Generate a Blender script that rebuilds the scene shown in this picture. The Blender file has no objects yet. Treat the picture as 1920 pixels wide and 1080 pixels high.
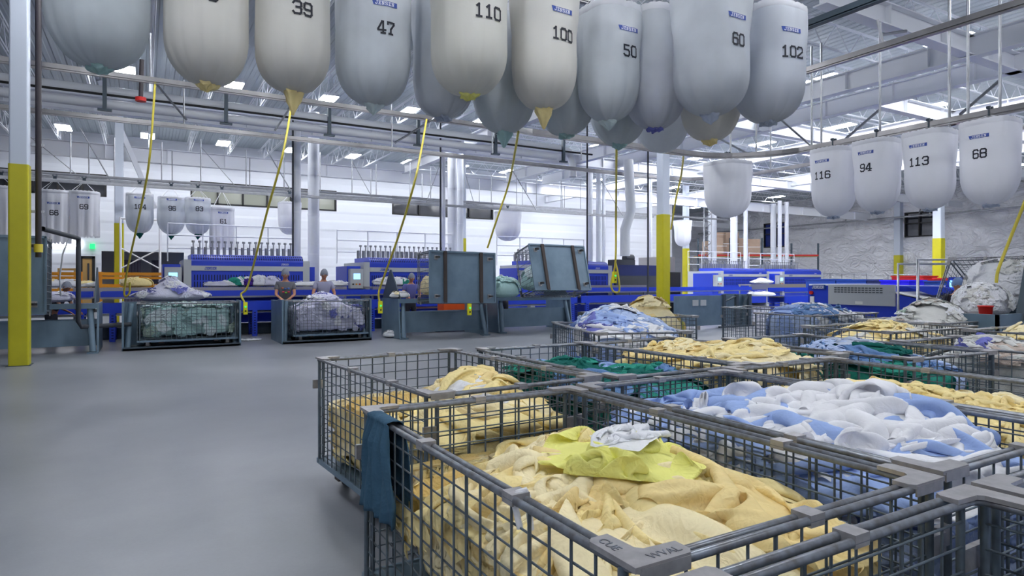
import bpy, math, random
import numpy as np
from mathutils import Vector, Matrix
PI = math.pi
C = bpy.context.scene.collection
scene = bpy.context.scene

# ------------------------------------------------------------------ camera, world, exposure
F = 1190.0; HX = 960.0; HY = 525.0; CH = 1.65; YAW = math.radians(30.1)
SY, CY = math.sin(YAW), math.cos(YAW)
cam_d = bpy.data.cameras.new('camera'); cam = bpy.data.objects.new('camera', cam_d); C.objects.link(cam)
cam_d.sensor_width = 36.0; cam_d.lens = 36.0 * F / 1920.0
cam_d.shift_y = -(540.0 - HY) / 1920.0
cam_d.clip_start = 0.05; cam_d.clip_end = 300
cam.location = (0, 0, CH); cam.rotation_euler = (PI / 2, 0, -YAW)
scene.camera = cam
w = bpy.data.worlds.new('world'); scene.world = w; w.use_nodes = True
w.node_tree.nodes['Background'].inputs[0].default_value = (0.05, 0.13, 0.45, 1)
w.node_tree.nodes['Background'].inputs[1].default_value = 0.55
vs = scene.view_settings
vs.view_transform = 'Standard'; vs.look = 'None'; vs.gamma = 1; vs.use_curve_mapping = False
vs.exposure = 1.5
LAMP = 27.0          # brightness of the fluorescent diffusers
cy = scene.cycles
cy.use_denoising = True; cy.max_bounces = 7; cy.diffuse_bounces = 5; cy.glossy_bounces = 3
cy.transmission_bounces = 3; cy.transparent_max_bounces = 6
cy.caustics_reflective = False; cy.caustics_refractive = False
cy.sample_clamp_indirect = 4.0

def P(px, py, Z):
    X = (px - HX) / F * Z; h = (HY - py) / F * Z
    return Vector((CY * X + SY * Z, -SY * X + CY * Z, CH + h))
def zdep_x(px, x): return x / (CY * (px - HX) / F + SY)
def zdep_y(px, y): return y / (-SY * (px - HX) / F + CY)
def onX(px, py, x): return P(px, py, zdep_x(px, x))
def onY(px, py, y): return P(px, py, zdep_y(px, y))
def onZ(px, py, z): return P(px, py, F * (z - CH) / (HY - py))

# ------------------------------------------------------------------ materials
def lin(c):
    c = c / 255.0
    return c / 12.92 if c <= 0.04045 else ((c + 0.055) / 1.055) ** 2.4
def rgb(r, g, b): return (lin(r), lin(g), lin(b), 1)
M = {}
def mat(name, col, rough=0.6, metal=0.0, spec=0.5, emit=None, noise=None, bump=None, trans=0.0, col2=None):
    m = bpy.data.materials.new(name); m.use_nodes = True
    nt = m.node_tree; b = nt.nodes['Principled BSDF']; L = nt.links
    b.inputs['Base Color'].default_value = col
    b.inputs['Roughness'].default_value = rough; b.inputs['Metallic'].default_value = metal
    b.inputs['Specular IOR Level'].default_value = spec
    if emit:
        b.inputs['Emission Color'].default_value = emit[0]; b.inputs['Emission Strength'].default_value = emit[1]
    tc = None
    if noise or bump:
        tc = nt.nodes.new('ShaderNodeTexCoord')
    if noise:   # (scale, detail, amount)
        n = nt.nodes.new('ShaderNodeTexNoise'); n.inputs['Scale'].default_value = noise[0]; n.inputs['Detail'].default_value = noise[1]
        L.new(tc.outputs['Object'], n.inputs['Vector'])
        r = nt.nodes.new('ShaderNodeMapRange'); L.new(n.outputs['Fac'], r.inputs['Value'])
        r.inputs['From Min'].default_value = 0.3; r.inputs['From Max'].default_value = 0.7
        mx = nt.nodes.new('ShaderNodeMix'); mx.data_type = 'RGBA'
        L.new(r.outputs['Result'], mx.inputs['Factor'])
        c2 = col2 or tuple(c * (1 - noise[2]) for c in col[:3]) + (1,)
        mx.inputs['A'].default_value = col; mx.inputs['B'].default_value = c2
        L.new(mx.outputs['Result'], b.inputs['Base Color'])
    if bump:    # (scale, strength, distance)
        n2 = nt.nodes.new('ShaderNodeTexNoise'); n2.inputs['Scale'].default_value = bump[0]; n2.inputs['Detail'].default_value = 3
        L.new(tc.outputs['Object'], n2.inputs['Vector'])
        bp = nt.nodes.new('ShaderNodeBump'); bp.inputs['Strength'].default_value = bump[1]; bp.inputs['Distance'].default_value = bump[2]
        L.new(n2.outputs['Fac'], bp.inputs['Height']); L.new(bp.outputs['Normal'], b.inputs['Normal'])
    if trans > 0:
        t = nt.nodes.new('ShaderNodeBsdfTranslucent'); ms = nt.nodes.new('ShaderNodeMixShader')
        t.inputs['Color'].default_value = col
        if noise: L.new(mx.outputs['Result'], t.inputs['Color'])
        ms.inputs[0].default_value = trans
        L.new(b.outputs[0], ms.inputs[1]); L.new(t.outputs[0], ms.inputs[2])
        L.new(ms.outputs[0], nt.nodes['Material Output'].inputs['Surface'])
    M[name] = m
    return m
def cloth(name, c, t=0.18, n=0.10, cr=0.30):
    m = mat(name, rgb(*c), 0.85, spec=0.15, noise=(9, 3, n), bump=(70, 0.25, 0.004), trans=t)
    nt = m.node_tree; L = nt.links; tc = [q for q in nt.nodes if q.type == 'TEX_COORD'][0]; bp = [q for q in nt.nodes if q.type == 'BUMP'][0]
    hs = []
    for sc_, ds_ in ((7.0, 1.6), (19.0, 1.0)):   # creases: ridged noise at two sizes
        nz = nt.nodes.new('ShaderNodeTexNoise'); nz.inputs['Scale'].default_value = sc_; nz.inputs['Detail'].default_value = 2; nz.inputs['Distortion'].default_value = ds_
        L.new(tc.outputs['Object'], nz.inputs['Vector'])
        s1 = nt.nodes.new('ShaderNodeMath'); s1.operation = 'SUBTRACT'; L.new(nz.outputs['Fac'], s1.inputs[0]); s1.inputs[1].default_value = 0.5
        s2 = nt.nodes.new('ShaderNodeMath'); s2.operation = 'ABSOLUTE'; L.new(s1.outputs[0], s2.inputs[0])
        s3 = nt.nodes.new('ShaderNodeMath'); s3.operation = 'MINIMUM'; L.new(s2.outputs[0], s3.inputs[0]); s3.inputs[1].default_value = 0.12
        s4 = nt.nodes.new('ShaderNodeMath'); s4.operation = 'MULTIPLY'; L.new(s3.outputs[0], s4.inputs[0]); s4.inputs[1].default_value = -7.0/sc_
        hs.append(s4)
    ad = nt.nodes.new('ShaderNodeMath'); ad.operation = 'ADD'; L.new(hs[0].outputs[0], ad.inputs[0]); L.new(hs[1].outputs[0], ad.inputs[1])
    b2 = nt.nodes.new('ShaderNodeBump'); b2.inputs['Strength'].default_value = cr; b2.inputs['Distance'].default_value = 0.10
    L.new(ad.outputs[0], b2.inputs['Height']); L.new(bp.outputs['Normal'], b2.inputs['Normal'])
    L.new(b2.outputs['Normal'], nt.nodes['Principled BSDF'].inputs['Normal'])
    for q in nt.nodes:
        if q.type == 'BSDF_TRANSLUCENT': L.new(b2.outputs['Normal'], q.inputs['Normal'])
    return m
cloth('yellow', (254, 236, 174)); cloth('cream', (255, 242, 200)); cloth('tan_yellow', (250, 228, 166))
cloth('lemon', (248, 246, 150)); cloth('pale_green', (226, 236, 160))
cloth('white', (240, 241, 246)); cloth('sheet_white', (246, 246, 250), cr=0.10); cloth('blue', (168, 192, 240), cr=0.14); cloth('pale_blue', (190, 208, 242))
cloth('teal', (52, 150, 132)); cloth('dark_teal', (30, 105, 98)); cloth('navy', (50, 72, 140)); cloth('denim', (110, 145, 195))
cloth('aqua', (178, 212, 212)); cloth('aqua_white', (214, 228, 232)); cloth('lilac_white', (222, 222, 242)); cloth('periwinkle', (120, 125, 200))
cloth('towel_blue', (66, 98, 122), 0.05, 0.2, 0.15)
cloth('grey_white', (222, 222, 220)); cloth('grey_green', (170, 190, 178)); cloth('dusty', (205, 190, 180)); cloth('purple', (80, 50, 150)); cloth('red_cloth', (200, 70, 50)); cloth('orange_cloth', (225, 85, 40)); cloth('light_blue_grey', (196, 206, 226))
mat('bag', rgb(226, 230, 238), 0.7, spec=0.2, noise=(1.6, 3, 0.10), bump=(26, 0.12, 0.01), trans=0.42)
mat('bag_cream', rgb(230, 229, 226), 0.7, spec=0.2, noise=(1.6, 3, 0.10), bump=(26, 0.12, 0.01), trans=0.24)
mat('bag_blue', rgb(228, 232, 238), 0.7, spec=0.2, noise=(2.2, 3, 0.12), bump=(26, 0.12, 0.01), trans=0.42)
mat('bag_white', rgb(240, 241, 247), 0.7, spec=0.2, noise=(1.6, 3, 0.05), bump=(26, 0.12, 0.01), trans=0.3)
mat('ink', rgb(30, 32, 44), 0.7); mat('logo_blue', rgb(52, 78, 160), 0.6); mat('logo_white', rgb(235, 238, 248), 0.6)
mat('cage_steel', rgb(98, 112, 124), 0.4, 0.25, noise=(14, 3, 0.35), col2=rgb(80, 88, 96))
mat('rim_steel', rgb(134, 142, 154), 0.3, 0.4, noise=(25, 4, 0.4), col2=rgb(98, 96, 98))
mat('bracket', rgb(172, 170, 172), 0.35, 0.4, noise=(30, 3, 0.25))
mat('slate_steel', rgb(112, 134, 152), 0.4, 0.1, noise=(2.5, 4, 0.22), col2=rgb(94, 116, 134))
mat('slate_dark', rgb(70, 84, 96), 0.45, 0.2, noise=(2.5, 3, 0.2)); mat('rust', rgb(70, 62, 60), 0.7, 0.3)
mat('rubber', rgb(40, 40, 42), 0.7); mat('galv', rgb(178, 180, 186), 0.3, 0.85, noise=(6, 3, 0.2)); mat('rail_steel', rgb(158, 156, 158), 0.3, 0.8, noise=(3, 3, 0.25))
mat('stainless', rgb(176, 172, 172), 0.32, 0.7); mat('dark_pipe', rgb(46, 40, 46), 0.5)
mat('white_paint', rgb(236, 238, 244), 0.5); mat('white_wrap', rgb(238, 240, 246), 0.28); mat('duct_white', rgb(228, 231, 238), 0.3)
mat('column_paint', rgb(200, 208, 222), 0.45); mat('yellow_guard', rgb(196, 188, 22), 0.45, noise=(3, 3, 0.12))
mat('yellow_plastic', rgb(236, 226, 30), 0.4); mat('hose', rgb(206, 190, 70), 0.5); mat('machine_blue', rgb(38, 66, 196), 0.33)
mat('machine_blue_dark', rgb(24, 40, 128), 0.4); mat('machine_grey', rgb(186, 190, 194), 0.4); mat('hole', rgb(14, 20, 60), 0.7)
mat('slot_dark', rgb(60, 64, 72), 0.7); mat('black', rgb(22, 22, 24), 0.5); mat('safety_orange', rgb(240, 156, 24), 0.45)
mat('wood', rgb(176, 140, 84), 0.5); mat('dark_glass', rgb(48, 50, 56), 0.12, spec=0.8); mat('cardboard', rgb(186, 160, 138), 0.8, noise=(2, 3, 0.15))
mat('red', rgb(200, 32, 28), 0.5); mat('bin_blue', rgb(22, 64, 152), 0.45); mat('bin_bright', rgb(40, 30, 240), 0.4); mat('bin_navy', rgb(26, 40, 96), 0.5)
mat('office_wall', rgb(196, 192, 186), 0.8); mat('office_glass', rgb(150, 152, 140), 0.15, spec=0.8); mat('curtain', rgb(88, 84, 104), 0.8)
mat('screen', rgb(120, 180, 240), 0.3, emit=(rgb(120, 190, 250), 1.0)); mat('exit_green', rgb(30, 170, 90), 0.5, emit=(rgb(30, 190, 100), 0.8))
mat('paper', rgb(232, 232, 228), 0.7); mat('orange_bin', rgb(214, 84, 30), 0.5); mat('skin', rgb(196, 140, 112), 0.55); mat('skin_dark', rgb(140, 96, 74), 0.55)
mat('hair', rgb(40, 30, 26), 0.7); mat('hairnet', rgb(158, 164, 180), 0.7, trans=0.3); mat('hairnet_blue', rgb(140, 170, 220), 0.7, trans=0.3)
mat('shirt_grey', rgb(104, 104, 112), 0.8); mat('shirt_blue', rgb(92, 96, 160), 0.8); mat('shirt_black', rgb(34, 28, 40), 0.8); mat('trousers', rgb(36, 38, 52), 0.8); mat('shirt_lilac', rgb(150, 150, 176), 0.8)
mat('print_red', rgb(200, 60, 80), 0.7); mat('print_blue', rgb(70, 110, 190), 0.7); mat('print_green', rgb(120, 200, 60), 0.7); mat('print_orange', rgb(220, 130, 90), 0.7)
mat('roof_deck_mat', rgb(186, 194, 200), 0.6)
mat('diffuser', (1, 1, 1, 1), 0.5, emit=((0.94, 0.965, 1.0, 1), LAMP))
mat('tube_glow', (1, 1, 1, 1), 0.5, emit=((0.90, 0.94, 1.0, 1), 4.0))
mat('pane_blue', rgb(20, 40, 120), 0.08, spec=1.0)
mat('pane_dark', rgb(16, 22, 36), 0.06, spec=1.0)
def floor_mat():
    m = bpy.data.materials.new('concrete'); m.use_nodes = True; nt = m.node_tree; b = nt.nodes['Principled BSDF']; L = nt.links
    tc = nt.nodes.new('ShaderNodeTexCoord')
    n = nt.nodes.new('ShaderNodeTexNoise'); n.inputs['Scale'].default_value = 0.45; n.inputs['Detail'].default_value = 8; n.inputs['Roughness'].default_value = 0.62
    L.new(tc.outputs['Object'], n.inputs['Vector'])
    cr = nt.nodes.new('ShaderNodeValToRGB'); L.new(n.outputs['Fac'], cr.inputs['Fac'])
    cr.color_ramp.elements[0].position = 0.28; cr.color_ramp.elements[0].color = rgb(108, 112, 120)
    cr.color_ramp.elements[1].position = 0.72; cr.color_ramp.elements[1].color = rgb(142, 145, 152)
    n2 = nt.nodes.new('ShaderNodeTexNoise'); n2.inputs['Scale'].default_value = 45; n2.inputs['Detail'].default_value = 3
    L.new(tc.outputs['Object'], n2.inputs['Vector'])
    r = nt.nodes.new('ShaderNodeMapRange'); L.new(n2.outputs['Fac'], r.inputs['Value']); r.inputs['To Min'].default_value = 0.93; r.inputs['To Max'].default_value = 1.05
    mx = nt.nodes.new('ShaderNodeMix'); mx.data_type = 'RGBA'; mx.blend_type = 'MULTIPLY'; mx.inputs['Factor'].default_value = 1
    L.new(cr.outputs['Color'], mx.inputs['A']); L.new(r.outputs['Result'], mx.inputs['B']); L.new(mx.outputs['Result'], b.inputs['Base Color'])
    r2 = nt.nodes.new('ShaderNodeMapRange'); L.new(n.outputs['Fac'], r2.inputs['Value']); r2.inputs['To Min'].default_value = 0.26; r2.inputs['To Max'].default_value = 0.46
    L.new(r2.outputs['Result'], b.inputs['Roughness'])
    M['concrete'] = m
floor_mat()
def foil_mat():   # crinkled white vinyl-faced insulation in horizontal rolls
    m = bpy.data.materials.new('vinyl_insulation'); m.use_nodes = True; nt = m.node_tree; b = nt.nodes['Principled BSDF']; L = nt.links
    b.inputs['Base Color'].default_value = rgb(238, 238, 244); b.inputs['Roughness'].default_value = 0.34
    tc = nt.nodes.new('ShaderNodeTexCoord')
    mp = nt.nodes.new('ShaderNodeMapping'); mp.inputs['Scale'].default_value = (1, 0.6, 1.0); L.new(tc.outputs['Object'], mp.inputs['Vector'])
    v = nt.nodes.new('ShaderNodeTexNoise'); v.inputs['Scale'].default_value = 1.1; v.inputs['Detail'].default_value = 3; v.inputs['Distortion'].default_value = 2.6
    L.new(mp.outputs[0], v.inputs['Vector'])
    sub = nt.nodes.new('ShaderNodeMath'); sub.operation = 'SUBTRACT'; L.new(v.outputs['Fac'], sub.inputs[0]); sub.inputs[1].default_value = 0.5
    ab = nt.nodes.new('ShaderNodeMath'); ab.operation = 'ABSOLUTE'; L.new(sub.outputs[0], ab.inputs[0])
    sx = nt.nodes.new('ShaderNodeSeparateXYZ'); L.new(tc.outputs['Object'], sx.inputs[0])
    md = nt.nodes.new('ShaderNodeMath'); md.operation = 'PINGPONG'; L.new(sx.outputs['Z'], md.inputs[0]); md.inputs[1].default_value = 0.5
    pw = nt.nodes.new('ShaderNodeMath'); pw.operation = 'POWER'; L.new(md.outputs[0], pw.inputs[0]); pw.inputs[1].default_value = 0.4
    ad = nt.nodes.new('ShaderNodeMath'); ad.operation = 'MULTIPLY_ADD'; L.new(ab.outputs[0], ad.inputs[0]); ad.inputs[1].default_value = 5.0; L.new(pw.outputs[0], ad.inputs[2])
    bp = nt.nodes.new('ShaderNodeBump'); bp.inputs['Strength'].default_value = 1.0; bp.inputs['Distance'].default_value = 0.12
    L.new(ad.outputs[0], bp.inputs['Height']); L.new(bp.outputs['Normal'], b.inputs['Normal'])
    M['foil'] = m
foil_mat()
def ribbed(name, col, axis, period, rough=0.5, dist=0.03):
    m = bpy.data.materials.new(name); m.use_nodes = True; nt = m.node_tree; b = nt.nodes['Principled BSDF']; L = nt.links
    b.inputs['Base Color'].default_value = col; b.inputs['Roughness'].default_value = rough
    tc = nt.nodes.new('ShaderNodeTexCoord'); sx = nt.nodes.new('ShaderNodeSeparateXYZ'); L.new(tc.outputs['Object'], sx.inputs[0])
    md = nt.nodes.new('ShaderNodeMath'); md.operation = 'PINGPONG'; L.new(sx.outputs[axis], md.inputs[0]); md.inputs[1].default_value = period / 2
    mr = nt.nodes.new('ShaderNodeMapRange'); L.new(md.outputs[0], mr.inputs['Value']); mr.inputs['From Min'].default_value = period * 0.18; mr.inputs['From Max'].default_value = period * 0.3
    bp = nt.nodes.new('ShaderNodeBump'); bp.inputs['Distance'].default_value = dist; L.new(mr.outputs['Result'], bp.inputs['Height']); L.new(bp.outputs['Normal'], b.inputs['Normal'])
    M[name] = m
ribbed('deck', rgb(176, 185, 192), 'X', 0.3)
ribbed('panel_wall', rgb(222, 225, 233), 'Z', 1.1, 0.5, 0.02)

# ------------------------------------------------------------------ mesh builder
class MB:
    def __init__(s): s.v = []; s.f = []; s.m = []; s.mats = []; s.cur = 0; s.sm = []
    def use(s, name):
        if name not in s.mats: s.mats.append(name)
        s.cur = s.mats.index(name); return s
    def add(s, vs, fs, smooth=False):
        o = len(s.v); s.v += [tuple(p) for p in vs]
        for f in fs: s.f.append(tuple(i + o for i in f)); s.m.append(s.cur); s.sm.append(smooth)
    def box(s, x0, x1, y0, y1, z0, z1, T=None):
        vs = [Vector(p) for p in ((x0,y0,z0),(x1,y0,z0),(x1,y1,z0),(x0,y1,z0),(x0,y0,z1),(x1,y0,z1),(x1,y1,z1),(x0,y1,z1))]
        if T is not None: vs = [T @ p for p in vs]
        s.add(vs, [(3,2,1,0),(4,5,6,7),(0,1,5,4),(1,2,6,5),(2,3,7,6),(3,0,4,7)]); return s
    def tube(s, p0, p1, r, n=8, r1=None, cap=True):
        p0 = Vector(p0); p1 = Vector(p1); d = p1 - p0
        if d.length < 1e-6: return s
        d.normalize(); a = Vector((0,0,1)) if abs(d.z) < 0.9 else Vector((1,0,0))
        u = d.cross(a).normalized(); v = d.cross(u); r1 = r if r1 is None else r1
        vs = []
        for p, rr in ((p0, r), (p1, r1)):
            for k in range(n):
                t = 2*PI*k/n; vs.append(p + u*(rr*math.cos(t)) + v*(rr*math.sin(t)))
        fs = [(k, (k+1)%n, n+(k+1)%n, n+k) for k in range(n)]
        s.add(vs, fs, n > 5)
        if cap: s.add(vs, [tuple(range(n))[::-1], tuple(range(n, 2*n))])
        return s
    def path(s, pts, r, n=8, closed=False):
        pts = [Vector(p) for p in pts]; N = len(pts); vs = []; prev = None
        for i, p in enumerate(pts):
            a = pts[(i-1) % N] if (closed or i > 0) else p; b = pts[(i+1) % N] if (closed or i < N-1) else p
            d = (b - a).normalized()
            if prev is None:
                q = Vector((0,0,1)) if abs(d.z) < 0.9 else Vector((1,0,0)); u = d.cross(q).normalized()
            else: u = (prev - d*prev.dot(d)).normalized()
            prev = u; v = d.cross(u)
            for k in range(n):
                t = 2*PI*k/n; vs.append(p + u*(r*math.cos(t)) + v*(r*math.sin(t)))
        fs = []
        for i in range(N if closed else N-1):
            j = (i+1) % N
            fs += [(i*n+k, i*n+(k+1)%n, j*n+(k+1)%n, j*n+k) for k in range(n)]
        s.add(vs, fs, True); return s
    def lathe(s, prof, c, n=16):   # prof: list of (r, z)
        cx, cy_, cz = c; vs = []
        for r, z in prof:
            for k in range(n):
                t = 2*PI*k/n; vs.append((cx + r*math.cos(t), cy_ + r*math.sin(t), cz + z))
        fs = []
        for i in range(len(prof)-1):
            fs += [(i*n+k, i*n+(k+1)%n, (i+1)*n+(k+1)%n, (i+1)*n+k) for k in range(n)]
        s.add(vs, fs, True); return s
    def prism(s, poly, axis, a0, a1):   # poly in the other two axes
        def mk(p, a):
            if axis == 'x': return (a, p[0], p[1])
            if axis == 'y': return (p[0], a, p[1])
            return (p[0], p[1], a)
        n = len(poly); vs = [mk(p, a0) for p in poly] + [mk(p, a1) for p in poly]
        s.add(vs, [tuple(range(n))[::-1], tuple(range(n, 2*n))] + [(k, (k+1)%n, n+(k+1)%n, n+k) for k in range(n)]); return s
    def build(s, name, material=None, parent=None):
        me = bpy.data.meshes.new(name); me.from_pydata(s.v, [], s.f); me.update()
        if s.mats:
            for mn in s.mats: me.materials.append(M[mn])
            me.polygons.foreach_set('material_index', s.m)
        else: me.materials.append(M[material])
        me.polygons.foreach_set('use_smooth', s.sm)
        bm_fix(me)
        o = bpy.data.objects.new(name, me); C.objects.link(o)
        if parent is not None: o.parent = parent
        return o
import bmesh
def bm_fix(me):
    bm = bmesh.new(); bm.from_mesh(me); bmesh.ops.recalc_face_normals(bm, faces=bm.faces); bm.to_mesh(me); bm.free()
def tag(o, label=None, cat=None, group=None, kind=None):
    if label: o['label'] = label
    if cat: o['category'] = cat
    if group: o['group'] = group
    if kind: o['kind'] = kind
    return o
def empty(name, loc=(0,0,0), rz=0, label=None, cat=None, group=None):
    o = bpy.data.objects.new(name, None); C.objects.link(o); o.location = loc; o.rotation_euler = (0,0,rz)
    o.empty_display_size = 0.2
    return tag(o, label, cat, group)
CHILD = {}
def copy_tree(o, parent=None):
    c = o.copy(); C.objects.link(c); c.parent = parent
    for ch in [k for k in bpy.data.objects if k.parent == o]: copy_tree(ch, c)
    return c
def struct(o): o['kind'] = 'structure'; return o
def mesh_np(name, verts, faces, mats, midx=None, parent=None, smooth=True):
    me = bpy.data.meshes.new(name)
    verts = np.asarray(verts, np.float32).reshape(-1, 3); faces = np.asarray(faces, np.int32).reshape(-1, 4)
    me.vertices.add(len(verts)); me.vertices.foreach_set('co', verts.ravel())
    me.loops.add(faces.size); me.loops.foreach_set('vertex_index', faces.ravel())
    me.polygons.add(len(faces)); me.polygons.foreach_set('loop_start', np.arange(0, faces.size, 4, dtype=np.int32))
    me.polygons.foreach_set('loop_total', np.full(len(faces), 4, np.int32))
    for m_ in mats: me.materials.append(M[m_])
    if midx is not None: me.polygons.foreach_set('material_index', np.asarray(midx, np.int32))
    me.polygons.foreach_set('use_smooth', np.full(len(faces), smooth)); me.update(calc_edges=True); me.validate()
    o = bpy.data.objects.new(name, me); C.objects.link(o)
    if parent is not None: o.parent = parent
    return o
# ------------------------------------------------------------------ room shell
def wallbox(name, m, *a):
    return struct(MB().box(*a).build(name, m))
CEIL = 9.2
struct(MB().box(-15, 54, -9, 53, -0.2, 0).build('floor', 'concrete'))
struct(MB().box(-15, 54, -9, 53, CEIL, CEIL + 0.2).build('ceiling', 'deck'))
wallbox('wall_left', 'panel_wall', -15.2, -15, -9, 53, -0.2, CEIL)
wallbox('wall_rear', 'panel_wall', -15, 54, -9.2, -9, -0.2, CEIL)
wallbox('wall_deep', 'panel_wall', 38, 54, 53, 53.2, -0.2, CEIL)
wallbox('wall_jog', 'panel_wall', 37.8, 38, 39.2, 53, -0.2, CEIL)
# back wall with a clerestory strip and an office opening
def span(x, y, x1, y1): pass
wl = MB()
def holes_wall(mb, x0, x1, z0, z1, y0, y1, holes):   # wall in the xz plane with rectangular holes
    xs = sorted({x0, x1, *[h[0] for h in holes], *[h[1] for h in holes]}); zs = sorted({z0, z1, *[h[2] for h in holes], *[h[3] for h in holes]})
    for i in range(len(xs)-1):
        for k in range(len(zs)-1):
            mx, mz = (xs[i]+xs[i+1])/2, (zs[k]+zs[k+1])/2
            if any(h[0] < mx < h[1] and h[2] < mz < h[3] for h in holes): continue
            mb.box(xs[i], xs[i+1], y0, y1, zs[k], zs[k+1])
A = [onY(357, 340, 39).x, onY(526, 350, 39).x]; B = [onY(594, 355, 39).x, onY(631, 358, 39).x]
Dk = [onY(735, 368, 39).x, onY(925, 385, 39).x]
E = [onY(-40, 313, 39).x, onY(200, 329, 39).x]
of0, of1 = onY(190, 460, 39).x, onY(345, 460, 39).x
ofz = 3.15
Lh = [onY(76, 460, 39).x, onY(176, 460, 39).x]
holes = [(E[0], E[1], 5.95, 7.1), (A[0], B[1], 5.85, 7.1), (Dk[0], Dk[1], 5.85, 7.05), (of0, of1, 0, ofz)]
holes_wall(wl, -15, 38, -0.2, CEIL, 39, 39.2, holes)
struct(wl.build('wall_back', 'panel_wall'))
# right wall with two windows
R1 = [onX(1433, 418, 53.5), onX(1478, 460, 53.5)]; R2 = [onX(1697, 396, 53.5), onX(1752, 441, 53.5)]
h1 = (R1[1].y, R1[0].y, 4.85, 7.25); h2 = (R2[1].y, R2[0].y, 5.1, 7.1)
wr = MB(); ys = sorted([-9, 53, h1[0], h1[1], h2[0], h2[1]])
zs = sorted({-0.2, CEIL, h1[2], h1[3], h2[2], h2[3]})
for i in range(len(ys)-1):
    for k in range(len(zs)-1):
        my, mz = (ys[i]+ys[i+1])/2, (zs[k]+zs[k+1])/2
        if any(h[0] < my < h[1] and h[2] < mz < h[3] for h in (h1, h2)): continue
        wr.box(53.5, 53.7, ys[i], ys[i+1], zs[k], zs[k+1])
struct(wr.build('wall_right', 'foil'))
for k, (h, pm) in enumerate(((h1, 'pane_blue'), (h2, 'pane_dark'))):
    wf = MB()
    wf.box(53.4, 53.6, h[0], h[1], h[2], h[2]+.1).box(53.4, 53.6, h[0], h[1], h[3]-.1, h[3])
    for yy in (h[0], (h[0]+h[1])/2-.04, h[1]-.08): wf.box(53.4, 53.6, yy, yy+.08, h[2], h[3])
    wf.box(53.42, 53.58, h[0], h[1], (h[2]*.45+h[3]*.55)-.04, (h[2]*.45+h[3]*.55)+.04)
    o = struct(wf.build('window_%d' % (k+1), 'black'))
    MB().box(53.6, 53.62, h[0], h[1], h[2], h[3]).build('pane', pm, o)
def strip_window(name, x0, x1, z0, z1, n, pm, y=39.1):
    f = MB(); f.box(x0, x1, y-.12, y, z0, z0+.09).box(x0, x1, y-.12, y, z1-.09, z1)
    for i in range(n+1):
        xx = x0 + (x1-x0-.09)*i/n; f.box(xx, xx+.09, y-.12, y, z0, z1)
    o = struct(f.build(name, 'black')); MB().box(x0, x1, y+.02, y+.05, z0, z1).build('pane', pm, o)
strip_window('window_3', E[0], E[1], 5.95, 7.1, 5, 'dark_glass')
strip_window('window_4', A[0], B[1], 5.85, 7.1, 6, 'office_glass')
strip_window('window_5', Dk[0], Dk[1], 5.85, 7.05, 4, 'dark_glass')
# low office opening in the back wall with partitions, curtains and doors behind it
ob = MB(); ob.box(of0-6, of1+.5, 42.4, 42.6, 0, 3.4); ob.box(of0-6, of1+.5, 39.2, 42.6, 3.35, 3.5)
struct(ob.build('wall_office', 'office_wall'))
struct(MB().box(-15, 54, 38.9, 38.99, 0, .15).build('baseboard_back', 'slot_dark'))
struct(MB().box(53.35, 53.5, -9, 53, 0, 1.55).build('wall_wainscot', 'white_paint'))
struct(MB().box(53.3, 53.5, -9, 53, 1.55, 1.75).build('trim_1', 'machine_grey'))
d1a, d1b = onY(155, 480, 38.9).x, onY(173, 480, 38.9).x
dd = struct(MB().box(d1a, d1b, 38.84, 38.98, 0, 2.75).build('door_1', 'wood'))
MB().box(d1a-.12, d1a, 38.8, 38.99, 0, 2.85).box(d1b, d1b+.12, 38.8, 38.99, 0, 2.85).box(d1a-.12, d1b+.12, 38.8, 38.99, 2.75, 2.87).build('door_frame', 'black', dd)
MB().box((d1a+d1b)/2, d1b-.12, 38.8, 38.85, 1.0, 2.5).build('door_window', 'dark_glass', dd)
ex = MB().box(d1b-.1, d1b+.12, 38.8, 38.995, 3.25, 3.5).build('exit_sign', 'exit_green'); tag(ex, 'small green lit exit sign on the back wall above the wooden door', 'sign')
for (a, b) in ((226, 264), (284, 298)):
    xa, xb = onY(a, 480, 40.5).x, onY(b, 480, 40.5).x
    c = MB(); n = 24; vs = []
    for i in range(n+1):
        xx = xa + (xb-xa)*i/n; yy = 40.5 + .06*math.sin(i*1.7)
        vs += [(xx, yy, 0.05), (xx, yy, 2.75)]
    c.add(vs, [(2*i, 2*i+2, 2*i+3, 2*i+1) for i in range(n)], True)
    o = c.build('curtain', 'curtain'); tag(o, 'dark grey curtain in the back office opening, %s of the white partition' % ('left' if a < 270 else 'right'), 'curtain')

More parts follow.
